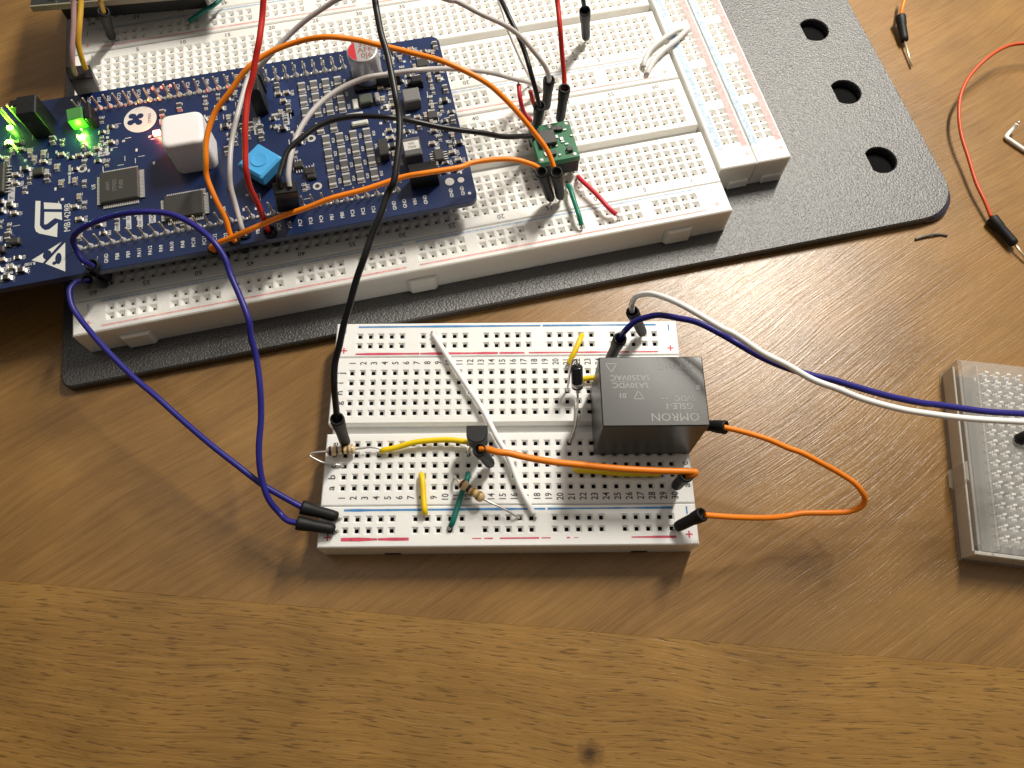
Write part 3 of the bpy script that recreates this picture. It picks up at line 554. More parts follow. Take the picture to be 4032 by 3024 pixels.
# white framed label boxes
for bx, by, w_, h_ in ((-171.5, 24.5, 1.6, 4.6), (-149.4, 33.6, 2.6, 4.4), (-110.8, 32.6, 1.8, 5.6), (-103.4, 33.5, 1.6, 4.6), (-171.2, 2.6, 1.7, 3.0), (-146.3, 9.8, 1.2, 4.2), (-143.6, 9.8, 1.2, 4.2), (-140.9, 9.9, 1.2, 4.2), (-138, 10, 1.6, 3.4)):
    q.quad((bx - w_ / 2, by - h_ / 2, zt), (bx + w_ / 2, by - h_ / 2, zt), (bx + w_ / 2, by + h_ / 2, zt), (bx - w_ / 2, by + h_ / 2, zt), 2)
    for k in range(2): text(q, RND.choice(['5V', 'E5V', 'CHG', 'ON', 'JP', '3V3']), bx, by - h_ / 4 + k * h_ / 2, zt + .01, w_ * .75, math.pi / 2, 0)
# ring marks of test points
for x, y in ((-97.8, 25.5), (-98.0, 10.4), (-77.6, 31.3), (-154.6, 28.5), (-66.0, 4.6)):
    q.lathe((x, y, PZ + .0), (x, y, PZ + .06), [(0, 1.15), (.05, 1.1), (.05, .62), (.02, .6)], 3, 20); q.lathe((x, y, PZ), (x, y, PZ + .05), [(0, .58), (.055, .55)], 4, 14)
# copper-track ghosts
for k in range(26):
    x = RND.uniform(-200, -64); y = RND.uniform(6, 46); q.box((x, y, PZ + .004), (RND.choice([.12, 6]), RND.choice([6, .12]), .01), 5)
# bottom solder mounds of the two headers, mounting dots
for k, x in enumerate(PX):
    for y in (4.85, 47.4):
        if y > 40 and x > -86: continue
        if y < 40 and x > -77: continue
        q.lathe((x, y, PZ), (x, y, PZ + 1.1), [(0, .8), (.3, .68), (.8, .38), (1.1, .3)], 3, 10)
        q.lathe((x - 1.15, y - .35, PZ), (x - 1.15, y - .35, PZ + .5), [(0, .48), (.2, .4), (.35, .1)], 3, 8)
for x, y in ((-65.9, 4.6), (-63.2, 4.5), (-61.9, .1)): q.lathe((x, y, PZ), (x, y, PZ + .1), [(0, .85 if y > 1 else .45), (.08, .8 if y > 1 else .4)], 3, 16)
# silkscreen component names scattered between the parts
names = ['R12', 'C8', 'C41', 'R55', 'U7', 'R3', 'C19', 'L2', 'D4', 'R88', 'SB12', 'SB5', 'C77', 'R91', 'C50', 'Q2', 'X1', 'JP3', 'R61', 'C13']
RS = random.Random(11)
taken = [(-165, 15, 9, 15), (-162, 3, 9, 10), (-145, 20, 15, 14), (-140, 41.3, 10, 10), (-128, 26, 17, 22), (-111, 21, 14, 14), (-81, 47, 10, 12), (-91, 17, 13, 18), (-94, 38, 14, 12), (-71, 31, 7, 8), (-73, 14, 7, 14), (-105, 8, 6, 10), (-109, 41, 7, 13), (-167, 49, 9, 13), (-156, 44, 7, 8)]
def free(x, y, pad=1.0): return all(abs(x - cx) > w_ / 2 + pad or abs(y - cy) > h_ / 2 + pad for cx, cy, w_, h_ in taken)
smd = []
def scatter(x0, x1, y0, y1, n_, kinds):
    c = 0
    for _ in range(n_ * 40):
        if c >= n_: break
        x, y = RS.uniform(x0, x1), RS.uniform(y0, y1)
        x, y = round(x / 1.1) * 1.1, round(y / 1.3) * 1.3
        if not free(x, y, .6) or any(abs(x - a) < 1.6 and abs(y - b) < 1.9 for a, b, *_ in smd): continue
        smd.append((x, y, RS.choice(kinds), RS.choice((0, math.pi / 2)))); c += 1
scatter(-79, -62, 6.5, 50, 90, 'rcrcrcs'); scatter(-176, -159, 24, 41, 26, 'rccs'); scatter(-178, -168, 0, 22, 24, 'rcs'); scatter(-158, -146, 6, 45, 26, 'rc'); scatter(-134, -116, 33, 45, 14, 'rcs'); scatter(-134, -118, 4, 15, 6, 'rc')
scatter(-121, -100, 20, 45, 26, 'rcs'); scatter(-103, -96, 8, 32, 5, 'rc')
for x, y, kd, r_ in smd:
    text(q, RS.choice(names), x + (1.5 if r_ else 0), y + (0 if r_ else 1.25), zt, .95, math.pi / 2 if r_ else 0, 1)
for _ in range(260):
    x, y = (RS.uniform(-80, -61.5), RS.uniform(6.5, 50.5)) if _ % 2 else (RS.uniform(-178, -98), RS.uniform(7, 45))
    if not free(x, y, .3): continue
    w_, h_ = RS.choice(((.18, 1.6), (1.6, .18), (.7, .7), (.5, .9))); q.quad((x - w_ / 2, y - h_ / 2, zt + .003), (x + w_ / 2, y - h_ / 2, zt + .003), (x + w_ / 2, y + h_ / 2, zt + .003), (x - w_ / 2, y + h_ / 2, zt + .003), RS.choice((1, 2, 3)))
for x0_, y0_, n1, n2, gx, gy in ((-94.1, 10.8, 4, 4, 3.45, 4.3), (-98.2, 33.8, 4, 3, 3.15, 4.3)):
    for i in range(n1):
        for j in range(n2): text(q, 'R' + str(20 + i * 4 + j), x0_ + i * gx + 1.75, y0_ + j * gy + (.0), zt, 1.0, math.pi / 2, 1)
q.build('circuit_board', [pcb_blue, silk, silk_dim, solder, hole_dark, mat('track under mask', rgb(27, 47, 92), .34)], dev)
# header pins (one mesh, copied)
q = MB(); q.box((0, 0, 1.8), (.42, .42, 3.6), 0, ch=.12); proto = q.build('header_pin', gold, dev); first = True
for x in PX:
    for y in (4.85, 47.4):
        if y > 40 and x > -86: continue
        if y < 40 and (x > -77 or -109 < x < -102): continue
        o = proto if first else proto.copy()
        if not first: S.collection.objects.link(o); o.parent = dev
        first = False; o.location = (x - PB[0], y - PB[1], PZ + .6 - PB[2]); o.rotation_euler = (RND.uniform(-.04, .04), RND.uniform(-.05, .05), 0)
for y in (4.85, 47.4):
    q = pm(); q.box((-114.5, y, 15.8), (84, 2.5, 5.1), 0, ch=.2); q.build('header_strip', blackp, dev)
    for i in range(0, 33, 1): pass
# main chip
def ic(name, cx, cy, w_, h_, ht, rz, npin, label=None, txt=None):
    q = MB((0, 0, 0)); q.box((0, 0, ht / 2 + .15), (w_, h_, ht), 0, ch=.25)
    for s_ in range(4):
        L_ = (w_ if s_ % 2 == 0 else h_) - 1.2; D = (h_ if s_ % 2 == 0 else w_) / 2 + .5
        if npin[s_ % 2] == 0: continue
        for k in range(npin[s_ % 2]):
            u = -L_ / 2 + L_ * k / max(1, npin[s_ % 2] - 1); a = s_ * math.pi / 2
            pt = lambda du, dd: (math.cos(a) * (u + du) + math.sin(a) * dd, math.sin(a) * (u + du) - math.cos(a) * dd)
            x_, y_ = pt(0, D); q.box((x_, y_, .28), (.26, 1.05, .3) if s_ % 2 == 0 else (1.05, .26, .3), 1)
    if txt:
        for k, s_ in enumerate(txt): text(q, s_, -w_ * .28 + k * 1.6, 0, ht + .17, 1.3, math.pi / 2, 2)
    o = q.build(name, [chipm, solder, ink_grey], dev, loc=(cx - PB[0], cy - PB[1], PZ - PB[2])); o.rotation_euler = (0, 0, rz)
    if label: o['label'] = label
    return o
ic('microcontroller_chip', -145.1, 20.4, 9.3, 9.3, 1.3, 0, (20, 20), 'black square chip with rows of silver legs', ['ARM', 'STM32', 'F103'])
ic('microcontroller_chip', -130.0, 11.0, 9.3, 7.0, 1.3, 0, (18, 14))
ic('small_chip', -164.8, 29.3, 2.6, 2.2, 1.0, 0, (0, 4)); ic('small_chip', -174.5, 29, 3.8, 9.0, 1.4, 0, (0, 9)); ic('small_chip', -80.4, 16.8, 2.4, 5.2, 2.4, 0, (0, 0)); ic('small_chip', -66, 43.5, 3.2, 3.0, 1.0, 0, (5, 0)); ic('small_chip', -66.5, 25.5, 2.6, 2.6, 1.0, 0, (5, 0)); ic('small_chip', -67.2, 12.5, 2.4, 3.4, 1.1, 0, (0, 4)); ic('small_chip', -99.2, 14.6, 2.6, 2.2, 1.2, 0, (3, 0)); ic('small_chip', -101.8, 17.2, 2.4, 2.0, 1.1, 0, (3, 0))
# resistor arrays
def two_pad(name, w_, h_, ht, body):
    q = MB(); q.box((0, 0, ht / 2), (w_, h_ * .62, ht), 0, ch=.06); q.box((0, h_ * .40, ht / 2 + .01), (w_ + .04, h_ * .2, ht + .04), 1, ch=.05); q.box((0, -h_ * .40, ht / 2 + .01), (w_ + .04, h_ * .2, ht + .04), 1, ch=.05)
    q.box((0, h_ * .56, .06), (w_ * 1.05, h_ * .2, .12), 1); q.box((0, -h_ * .56, .06), (w_ * 1.05, h_ * .2, .12), 1)
    return q.build(name, [body, solder], dev)
def place(proto, spots, z=PZ):
    for k, (x, y, r_) in enumerate(spots):
        o = proto if k == 0 else proto.copy()
        if k: S.collection.objects.link(o); o.parent = dev
        o.location = (x - PB[0], y - PB[1], z - PB[2]); o.rotation_euler = (0, 0, r_)
sp = [(-94.1 + i * 3.45, 10.8 + j * 4.3, 0) for i in range(4) for j in range(4)] + [(-98.2 + i * 3.15, 33.8 + j * 4.35, 0) for i in range(4) for j in range(3)] + [(-95.1 + i * 3.4, 28.0, 0) for i in range(2)]
place(two_pad('power_resistor', 1.75, 2.9, .75, ceramic), sp)
place(two_pad('chip_resistor', .9, 1.5, .45, chipm), [(x, y, r_) for x, y, kd, r_ in smd if kd == 'r'])
place(two_pad('chip_capacitor', .9, 1.5, .8, tan_m), [(x, y, r_) for x, y, kd, r_ in smd if kd == 'c'])
place(two_pad('chip_diode', 1.2, 2.0, .9, chipm), [(x, y, r_) for x, y, kd, r_ in smd if kd == 's'])
# white light diffuser block over the power LED
dif = mat('milky diffuser', (.84, .80, .79), .4, sss=.3, bump=.03, bscale=1)
q = pm()
for z0, ins in ((PZ, 0),):
    pts = rounded(-131.3, -121.3, 21.4, 31.2, (1.8,) * 4, 6); q.prism(pts, PZ, PZ + 9.8, 0, 0)
me_q = pm(); ring = lambda i: rounded(-131.3 + i, -121.3 - i, 21.4 + i, 31.2 - i, (1.8,) * 4, 6)
me_q.prism(ring(0), PZ, PZ + 9.0, 0, 0)
n0 = len(ring(0)); prev = ring(0); zz = PZ + 9.0
for a in (22, 45, 67, 90):
    cur = ring(.9 * (1 - math.cos(math.radians(a)))); zc = PZ + 9.0 + .9 * math.sin(math.radians(a))
    me_q.add([(x, y, zz) for x, y in prev] + [(x, y, zc) for x, y in cur], [(i, (i + 1) % n0, n0 + (i + 1) % n0, n0 + i) for i in range(n0)], 0); prev, zz = cur, zc
me_q.add([(x, y, zz) for x, y in prev], [tuple(range(n0))], 0)
me_q.build('light_diffuser', dif, dev)['label'] = 'white rounded plastic light diffuser block'
# blue joystick
q = MB(); q.box((0, 0, 1.5), (6.2, 6.2, 3.0), 0, ch=.3); o = q.build('joystick_base', [blackp, steel], dev, loc=(-109.9 - PB[0], 16.2 - PB[1], PZ - PB[2])); o.rotation_euler = (0, 0, .78)
q = MB(); q.box((0, 0, 1.5), (7.6, 7.6, 3.0), 0, ch=.5); q.lathe((0, 0, 2.95), (0, 0, 3.4), [(0, 2.2), (.25, 2.0), (.1, .9)], 0, 24)
o = q.build('joystick_knob', mat('sky blue plastic', rgb(72, 165, 225), .38, bump=.02), dev, loc=(-109.8 - PB[0], 15.9 - PB[1], PZ + 3.4 - PB[2])); o.rotation_euler = (0, 0, .765)
# electrolytic can
q = pm(); cxy = (-80.7, 42.0)
q.lathe((*cxy, PZ + 1.0), (*cxy, PZ + 10), [(0, 3.9), (.4, 4.0), (7.6, 4.0), (8.1, 3.9), (8.4, 3.6)], 0, 32); q.box((cxy[0], cxy[1], PZ + .5), (8.3, 8.3, 1.0), 1, ch=.3)
tz = PZ + 9.42; q.add([(cxy[0] + 3.55 * math.cos(a), cxy[1] + 3.55 * math.sin(a), tz) for a in [math.radians(118 + k * 124 / 10) for k in range(11)]], [tuple(range(11))], 2)
for k, s_ in enumerate(('330', 'AFK', '0J6')): text(q, s_, cxy[0] + .9, cxy[1] + 2.0 - k * 1.95, tz, 2.3, 0, 3)
q.build('electrolytic_capacitor', [mat('aluminium can', (.62, .62, .63), .35, metal=.85), blackp, mat('red print', rgb(185, 30, 45), .5), mat('brown print', (.22, .09, .06), .6)], dev, True)
# inductor, transformer block, tall parts, header blocks
def blk(name, x, y, w_, h_, ht, M, rz=0, z=PZ, extra=None):
    q = MB(); q.box((0, 0, ht / 2), (w_, h_, ht), 0, ch=.3)
    if extra: extra(q, ht)
    o = q.build(name, [M, solder, ink_grey, blackp, silk], dev, loc=(x - PB[0], y - PB[1], z - PB[2])); o.rotation_euler = (0, 0, rz); return o
blk('power_inductor', -70.8, 31.2, 4.4, 4.4, 3.2, mat('ferrite', (.16, .16, .16), .4))
def xf(q, ht):
    q.box((0, .2, ht + .02), (3.8, 2.6, .05), 4); text(q, 'WE', 0, .7, ht + .06, 1.0, 0, 2); text(q, '7504', 0, -.4, ht + .06, 1.0, 0, 2)
blk('transformer', -73.4, 13.2, 4.4, 5.6, 5.0, ceramic, extra=xf)
blk('header_block', -72.0, 5.6, 7.0, 3.0, 6.0, blackp); blk('header_block', -75.5, 39.3, 6.0, 2.4, 3.0, blackp); blk('header_block', -68.5, 36.8, 3.0, 2.4, 2.6, blackp)
blk('header_block', -109.0, 38.4, 3.2, 5.2, 8.5, blackp); blk('header_block', -108.6, 44.5, 2.6, 3.0, 6.5, blackp)
blk('shunt_resistor', -82.4, 34.2, 3.4, 3.2, 1.6, mat('shunt', (.08, .09, .07), .4)); blk('shunt_end', -85.2, 34.0, 1.6, 3.4, .5, silk); blk('shunt_end', -79.4, 34.2, 1.3, 3.0, 1.5, steel)
blk('header_block', -85.0, 27.2, 4.2, 1.4, 1.0, silk); blk('header_block', -86.0, 30.6, 4.4, 1.2, .4, silk_dim)
blk('mosfet', -99.0, 13.6, 2.4, 2.4, 1.1, chipm); blk('jumper_cap', -163.8, 43.6, 4.8, 6.0, 8.5, blackp); blk('jumper_cap', -168.2, 47.5, 2.4, 2.4, 6, blackp)
blk('jumper_cap', -154.9, 43.6, 4.0, 4.0, 3.4, mat('green-lit jumper', (.06, .22, .05), .45), .1); blk('jumper_cap', -151.4, 43.4, 1.6, 5.4, 4.0, blackp, .1)  # green LED light is put into the first cap's colour
for x, y in ((-173.2, 8), (-169.8, 9.6)): blk('small_transistor', x, y, 2.4, 1.8, 1.2, chipm)
for x, y in ((-105.9, 34.8), (-105.7, 30.6)):
    q = MB(); q.box((0, 0, .3), (2.0, .9, .6), 0, ch=.15); q.build('button_lead', solder, dev, loc=(x - PB[0], y - PB[1], PZ - PB[2]))
for k in range(5):     # bare selector pins catching the green light
    q = MB(); q.box((0, 0, 3), (.5, .5, 6), 0, ch=.1); q.build('header_pin', gold, dev, loc=(-172.6 + k * 1.3 - PB[0], 47.4 - .8 * (k % 2) - PB[1], PZ - PB[2]))
# LEDs
def led(x, y, col, estr, pw, size=1.3):
    M = mat('lit led %s %s' % (col, estr), (.8, .8, .8), .4, emit=col, estr=estr)
    q = MB(); q.box((0, 0, .35), (size, size * .8, .7), 0, ch=.15); q.build('led', M, dev, loc=(x - PB[0], y - PB[1], PZ - PB[2]))
    if pw:
        ld = bpy.data.lights.new('led_light', 'POINT'); ld.energy = pw; ld.color = tuple(min(1, c) for c in col); ld.shadow_soft_size = .4
        o = bpy.data.objects.new('led_light', ld); S.collection.objects.link(o); o.parent = dev; o.location = (x - PB[0], y - PB[1], PZ + 1.6 - PB[2])
G = (.25, 1, .05); Rd = (1, .12, .06)
led(-172.4, 40.8, G, 34, 2200, 1.5); led(-154.6, 38.3, G, 34, 2200, 1.5); led(-172.5, 45.6, G, 28, 900, 1.3); led(-154.6, 40.9, G, 4, 1500, .4); led(-135.9, 35.6, Rd, 40, 3000, 1.7)
for x, y in ((-136.5, 50.8), (-134.2, 50.7), (-131.8, 50.8)): led(x, y, Rd, 3, 0, .45)
# ================================================================ second board, top left
tb = thing('stacked_circuit_board', 'dark circuit board with a beige edge at the top left corner of the photo', 'circuit board', (-88.7, 131.2, 22), math.radians(6.0))
q = MB(); q.box((22, 16, 0), (52, 30, 1.6), 0, ch=.1); q.box((22, 1.15, .0), (52, .5, 1.7), 1, ch=.1); q.build('circuit_board', [mat('dark solder mask', (.02, .022, .02), .4), mat('fibreglass edge', (.28, .25, .18), .6)], tb)
q = MB(); q.box((21, 6.5, -4.2), (40, 2.5, 7), 0, ch=.2); q.build('header_strip', blackp, tb)
q = MB(); q.box((24, 7.2, 2), (36, 5, 3.4), 0, ch=.3); q.build('connector_block', blackp, tb)
for k in range(12):
    q = MB(); q.lathe((2 + k * 3.9, 3.2, .8), (2 + k * 3.9, 3.2, 2.4), [(0, .8), (.5, .6), (1.6, .3)], 0, 10); q.build('solder_joint', solder, tb, True)
# ================================================================ green breakout module
gx, gy = -37.6, 12.2
mod = thing('breakout_module', 'small square green sensor board with a black chip between the orange and red wires', 'circuit board', b2w(gx, gy, Z2), TH)
q = MB(); q.box((0, 0, 6.3), (10.8, 12.2, 1.5), 0, ch=.25)
for x, y in [(-4.4, -5), (-4.4, 5), (4.4, 5), (4.2, -5), (0, 5.2)]: q.lathe((x, y, 7.05), (x, y, 7.3), [(0, .6), (.2, .35)], 1, 10)
for k in range(26): q.box((RND.uniform(-4.4, 4.8), RND.uniform(-5, 5), 7.2), (RND.choice([.5, .8]), RND.choice([.4, .9]), .35), 1)
q.build('circuit_board', [pcb_green, solder], mod)
q = MB(); q.box((-1.6, .8, 7.8), (4.2, 4.4, 1.4), 0, ch=.2); q.build('sensor_chip', chipm, mod)
for x, y in ((2.2, 3.4), (3.2, -3.6), (-1.2, -3.9), (.8, 3.6), (-3.6, 3.9)):
    q = MB(); q.box((x, y, 7.5), (1.5, 1.3, .9), 0, ch=.1); q.build('chip_capacitor', chipm, mod)
for y in (-5.0, 5.0):
    q = MB(); q.box((0, y, 3.6), (10.4, 2.3, 3.8), 0, ch=.15); q.build('header_strip', blackp, mod)
    for k in range(4):
        q = MB(); q.box((-3.81 + 2.54 * k, y, 2.0), (.6, .6, 6.5), 0); q.build('header_pin', gold, mod)
# ================================================================ relay
rl = thing('relay', 'tall black box relay with faint grey printing plugged into the small breadboard', 'relay', (67.1, 15.0, Z1), 0)
q = MB(); w0, h0, H0 = 21.6, 15.2, 19.0
vs = []; 
q.prism(rounded(-10.9, 10.9, -7.75, 7.75, (.35,) * 4, 3), .1, H0, 0, .22)
q.build('case', relay_m, rl)
q = MB(); zt = H0 + .03
text(q, 'OMRON', 4.0, -5.75, zt, 2.5, math.pi, 0, 1.05); text(q, 'G5LE-1', 5.0, -3.4, zt, 1.9, math.pi, 0); text(q, '5VDC', 6.4, -1.7, zt, 1.7, math.pi, 0); text(q, '\u2013\u2013', 2.2, -1.9, zt, 1.6, math.pi, 0)
text(q, '0SY4W7', 5.0, 5.6, zt, 2.0, math.pi, 0, 1.05); text(q, '5A250VAC', -4.6, 3.0, zt, 1.7, math.pi, 0, 1.05); text(q, '5A30VDC', -4.6, 1.3, zt, 1.7, math.pi, 0, 1.05)
text(q, '.01', -6.3, -1.0, zt, 1.6, math.pi, 0)
def tri_outline(cx, cy, r_, a0, w_=.18):
    p = [(cx + r_ * math.cos(a0 + k * 2.0944), cy + r_ * math.sin(a0 + k * 2.0944)) for k in range(3)]
    for i in range(3):
        a, b = Vector(p[i]), Vector(p[(i + 1) % 3]); d = (b - a).normalized(); nn = Vector((-d.y, d.x)) * w_ / 2
        q.quad((*(a - nn), zt), (*(b - nn), zt), (*(b + nn), zt), (*(a + nn), zt), 0)
tri_outline(-8.4, 5.5, 1.35, -math.pi / 2); tri_outline(-3.1, -1.2, 1.2, math.pi / 2)
q.quad((-8.6, 2.05, zt), (-.3, 2.15, zt), (-.3, 2.25, zt), (-8.6, 2.15, zt))
q.box((9.3, .6, H0 + .02), (.9, 1.2, .05), 0)
q.build('printed_lettering', mat('grey lettering', (.31, .31, .30), .6), rl)
for x, y in ((-9, 0), (-9, 6), (5, 6), (5, -6), (9, 0)):
    q = MB(); q.box((x, y, -1.5), (.9, .5, 3.2), 0); q.build('terminal_pin', steel, rl)
# ================================================================ diode, transistor, resistors
dd = thing('diode', 'black cylindrical diode with a silver band beside the relay', 'diode', (52.75, 21.6, Z1))
A, B_ = Vector((52.58, 25.6, 16.6)), Vector((52.95, 22.2, 11.6)); O = (52.75, 21.6, Z1)
q = MB(O); Ld = (B_ - A).length
q.lathe(A, B_, [(0, .5), (.02, 1.1), (.2, 1.33), (Ld - 1.7, 1.33), (Ld - 1.69, 1.34), (Ld - .75, 1.34), (Ld - .74, 1.33), (Ld - .25, 1.3), (Ld, 1.0), (Ld + .3, .4)], 0, 22, [0, 0, 0, 1, 1, 1, 0, 0, 0])
q.build('body', [mat('black epoxy', (.012, .012, .013), .18), mat('silver band', (.6, .6, .6), .35, metal=.6)], dd, True)
q = MB(O); q.tube([B_, B_ + (B_ - A).normalized() * 1.4, (53.05, 19.6, 9.9), (52.7, 16.2, 9.4), (52.2, 13.5, 9.3), (51.2, 10.9, 9.0), (50.85, 10.2, 8.2)], .26); q.build('lead', steel, dd, True)
q = MB(O); q.tube([A, A + (A - B_).normalized() * 1.1, (52.2, 26.6, 18.3), (51.6, 26.2, 18.1), (51.2, 25.4, 16.5), (50.9, 23.6, 11.5), (50.8, 22.9, 8.2)], .26); q.build('lead', steel, dd, True)
tt = thing('transistor', 'black three-legged transistor with a flat face behind the orange wire', 'transistor', (30.4, 9.6, Z1))
q = MB((30.4, 9.6, Z1)); arc = [(27.9 + 2.35 + 2.35 * math.cos(a), 9.6 + 0 + 2.1 * math.sin(a)) for a in [math.radians(200 + k * 140 / 10) for k in range(11)]]
arc = [(x, y) for x, y in arc]; poly = [(27.95, 11.4), (27.95, 9.2)] + arc + [(32.5, 9.2), (32.5, 11.4)]
q.prism(poly, Z1 + 4.0, Z1 + 8.8, 0, .15); o = q.build('body', blackp, tt)
for k in range(3):
    x = 27.94 + 2.54 * k; q = MB((30.4, 9.6, Z1)); q.tube([(29.0 + 1.27 * k, 9.8, Z1 + 4.2), (28.9 + 1.35 * k, 9.7, Z1 + 3.0), (x, 7.7, Z1 + .8), (x, 7.62, Z1 - .5)], .25, seg=8); q.build('leg', steel, tt, True)
def resistor(name, label, a, b, leads, bands, rad=1.15, base=(222, 190, 140)):
    a, b = Vector(a), Vector(b); L_ = (b - a).length; c = (a + b) / 2; org = (c.x, c.y, Z1)
    r = thing(name, label, 'resistor', org, group=None)
    bm_ = mat('tan resistor body %d' % base[0], rgb(*base), .3, coat=.4); q = MB(org)
    ms = [bm_] + [mat('band %s' % (x,), rgb(*x), .3, coat=.3) for _, x in bands]
    prof = []; mis = []
    def R(t):
        u = t / L_
        return rad * (1.0 if u < .2 or u > .8 else .80 + .20 * max(0, abs(u - .5) - .18) / .12 if abs(u - .5) > .18 else .80)
    ts = [0, .02, .08, .15] + [.15 + .7 * k / 28 for k in range(1, 29)] + [.92, .98, 1.0]
    for i, u in enumerate(ts):
        e = min(u, 1 - u) / .15; f_ = math.sqrt(max(0, 1 - (1 - min(1, e)) ** 2)); prof.append((u * L_, max(.3, R(u * L_) * (.35 + .65 * f_))))
        if i:
            mid = (u + ts[i - 1]) / 2; mi = 0
            for k, (p, _) in enumerate(bands):
                if abs(mid - p) < .045: mi = k + 1
            mis.append(mi)
    q.lathe(a, b, prof, 0, 20, mis); q.build('body', ms, r, True)
    for ld in leads:
        q = MB(org); q.tube(ld, .26, seg=8); q.build('lead', steel, r, True)
resistor('resistor', 'tan resistor with blue end lying across the left edge of the small breadboard', (-3.6, 7.9, 10.6), (2.7, 8.55, 10.3),
         [[(-3.5, 7.9, 10.6), (-5.2, 7.8, 10.6), (-7.0, 7.6, 10.4), (-7.4, 7.1, 10.3), (-6.6, 6.5, 10.2), (-4.2, 5.5, 9.7), (-1.2, 5.2, 9.1), (-.1, 5.1, 8.2)],
          [(2.6, 8.5, 10.3), (4.5, 8.8, 10.2), (6.4, 9.0, 10.0), (8.6, 8.6, 9.4), (7.7, 7.65, 8.2)]], [(.12, (35, 40, 90)), (.36, (70, 70, 85)), (.56, (20, 20, 25)), (.74, (140, 110, 70)), (.9, (150, 140, 120))])
resistor('resistor', 'tan resistor with dark brown bands slanting over the teal jumper', (26.2, .45, 11.2), (31.6, -3.5, 11.4),
         [[(26.3, .4, 11.2), (25.5, 1.2, 11.0), (25.1, 2.2, 9.8), (25.3, 2.5, 8.2)], [(31.5, -3.45, 11.4), (33.2, -4.3, 11.3), (36.2, -5.6, 10.6), (38.2, -6.7, 9.7), (39.3, -6.95, 8.2)]],
         [(.14, (75, 35, 25)), (.40, (25, 18, 18)), (.58, (170, 120, 50)), (.80, (150, 125, 60))])
# ================================================================ wires
PROF = lambda L_: [(-.0, .7), (.25, 1.1), (1.2, 1.22), (L_ * .60, 1.25), (L_ * .66, 1.38), (L_ * .95, 1.55), (L_ - .1, 1.5), (L_, 1.25), (L_ - .25, 1.05), (L_ - 1.4, .75)]
def housing(a_top, b_bot, parent, org, pin=2.2, sc=1.0, bare=None):
    a, b = Vector(b_bot), Vector(a_top); L_ = (b - a).length; q = MB(org)
    q.lathe(a, b, [(t, r * sc) for t, r in PROF(L_)], 0, 18); ho = q.build('connector_housing', blackr, parent, True)
    d = (a - b).normalized(); e = a + d * pin if bare is None else Vector(bare)
    if bare is None: e = Vector((a.x + d.x * .8, a.y + d.y * .8, a.z - pin))
    q = MB(org); q.tube([a - d * .3, (a + e) / 2, e], .32, seg=8, smooth=False); q.build('pin', gold if bare else steel, ho, True)
GW = 'loose jumper wires plugged into the breadboards'
def wire(key, name, label, col, r=.62, conns=(), group=GW, cat='wire', lead=None, tip=None):
    pts = WIRE[key]; org = (pts[0][0], pts[0][1], 0 if len(pts) < 3 else min(p[2] for p in pts))
    t = thing(name, label, cat, org, group=group)
    RW = random.Random(key); pts = [pts[0]] + [(x + RW.uniform(-.13, .13), y + RW.uniform(-.13, .13), z + RW.uniform(-.15, .15)) for x, y, z in pts[1:-1]] + [pts[-1]]
    q = MB(org); q.tube(pts, r, seg=12, sub=6); q.build('insulated_wire', wmat(col), t, True)
    for c in conns:
        if isinstance(c, tuple): housing(CONN[c[0]][0], CONN[c[0]][1], t, org, bare=c[1])
        else: housing(CONN[c][0], CONN[c][1], t, org)
    if lead:
        for end in (0, -1):
            p = Vector(pts[end]); p2 = Vector(pts[1 if end == 0 else -2]); d = (p - p2).normalized()
            e = Vector((p.x + d.x * .9, p.y + d.y * .9, p.z - lead)); q = MB(org); q.tube([p - d * .2, p + d * .7, e], .28, seg=8, smooth=False); q.build('bare_lead', steel, t, True)
    return t
wire('orange_loop', 'jumper_wire', 'long orange wire arching high over the blue board to the green module', 'orange', .63, ['orange_loop_a', 'orange_loop_b'])
wire('grey_high', 'jumper_wire', 'greyish white wire rising from the blue board out of the top of the photo', 'grey', .6, ['grey_high_a', 'grey_high_b'])
wire('white_low', 'jumper_wire', 'white wire curving over the blue board in front of the silver capacitor', 'grey', .6)
wire('black_low', 'jumper_wire', 'black wire curving across the blue board beside the blue knob', 'black', .65)
wire('black_back', 'jumper_wire', 'black wire coming down from the top edge behind the green module', 'black', .6, ['black_back_b'])
wire('thin_white_back', 'hookup_wire', 'thin white wire running along the black wire at the top', 'white', .4)
wire('red_right', 'jumper_wire', 'dark red wire dropping from the top edge to the green module', 'red', .62, ['red_right_b'])
wire('teal_back', 'jumper_wire', 'dark teal wire plugged in upright at the top of the large breadboard', 'darkteal', .6, ['teal_back_b'])
wire('red_left', 'jumper_wire', 'red wire crossing over the orange loop at the left of the blue knob', 'red', .66, ['red_left_a'])
wire('black_long', 'jumper_wire', 'long black wire hanging down to the upper left of the small breadboard', 'black', .68, ['black_long_b'])
wire('orange_low', 'jumper_wire', 'orange wire running low along the front edge of the blue board', 'orange', .63, ['orange_low_a', 'orange_low_b'])
wire('blue_left', 'jumper_wire', 'dark blue wire running straight down the table to the small breadboard', 'blue', .66, ['blue_left_a', 'blue_left_b'])
wire('blue_loop', 'jumper_wire', 'dark blue wire looping over the logo on the blue board', 'blue', .66, ['blue_loop_a', 'blue_loop_b'])
wire('white_right', 'jumper_wire', 'white wire leaving to the right over the transparent breadboard', 'white', .64, ['white_right_b'])
wire('blue_right', 'jumper_wire', 'dark blue wire leaving to the right under the white wire behind the relay', 'blue', .66, ['blue_right_b'])
wire('orange_side', 'jumper_wire', 'orange wire bulging out to the right of the relay over the table', 'orange', .62, ['orange_side_a', 'orange_side_b'])
wire('orange_flat', 'jumper_wire', 'orange wire lying straight across the small breadboard from the transistor', 'orange', .72, ['orange_flat_a', 'orange_flat_b'])
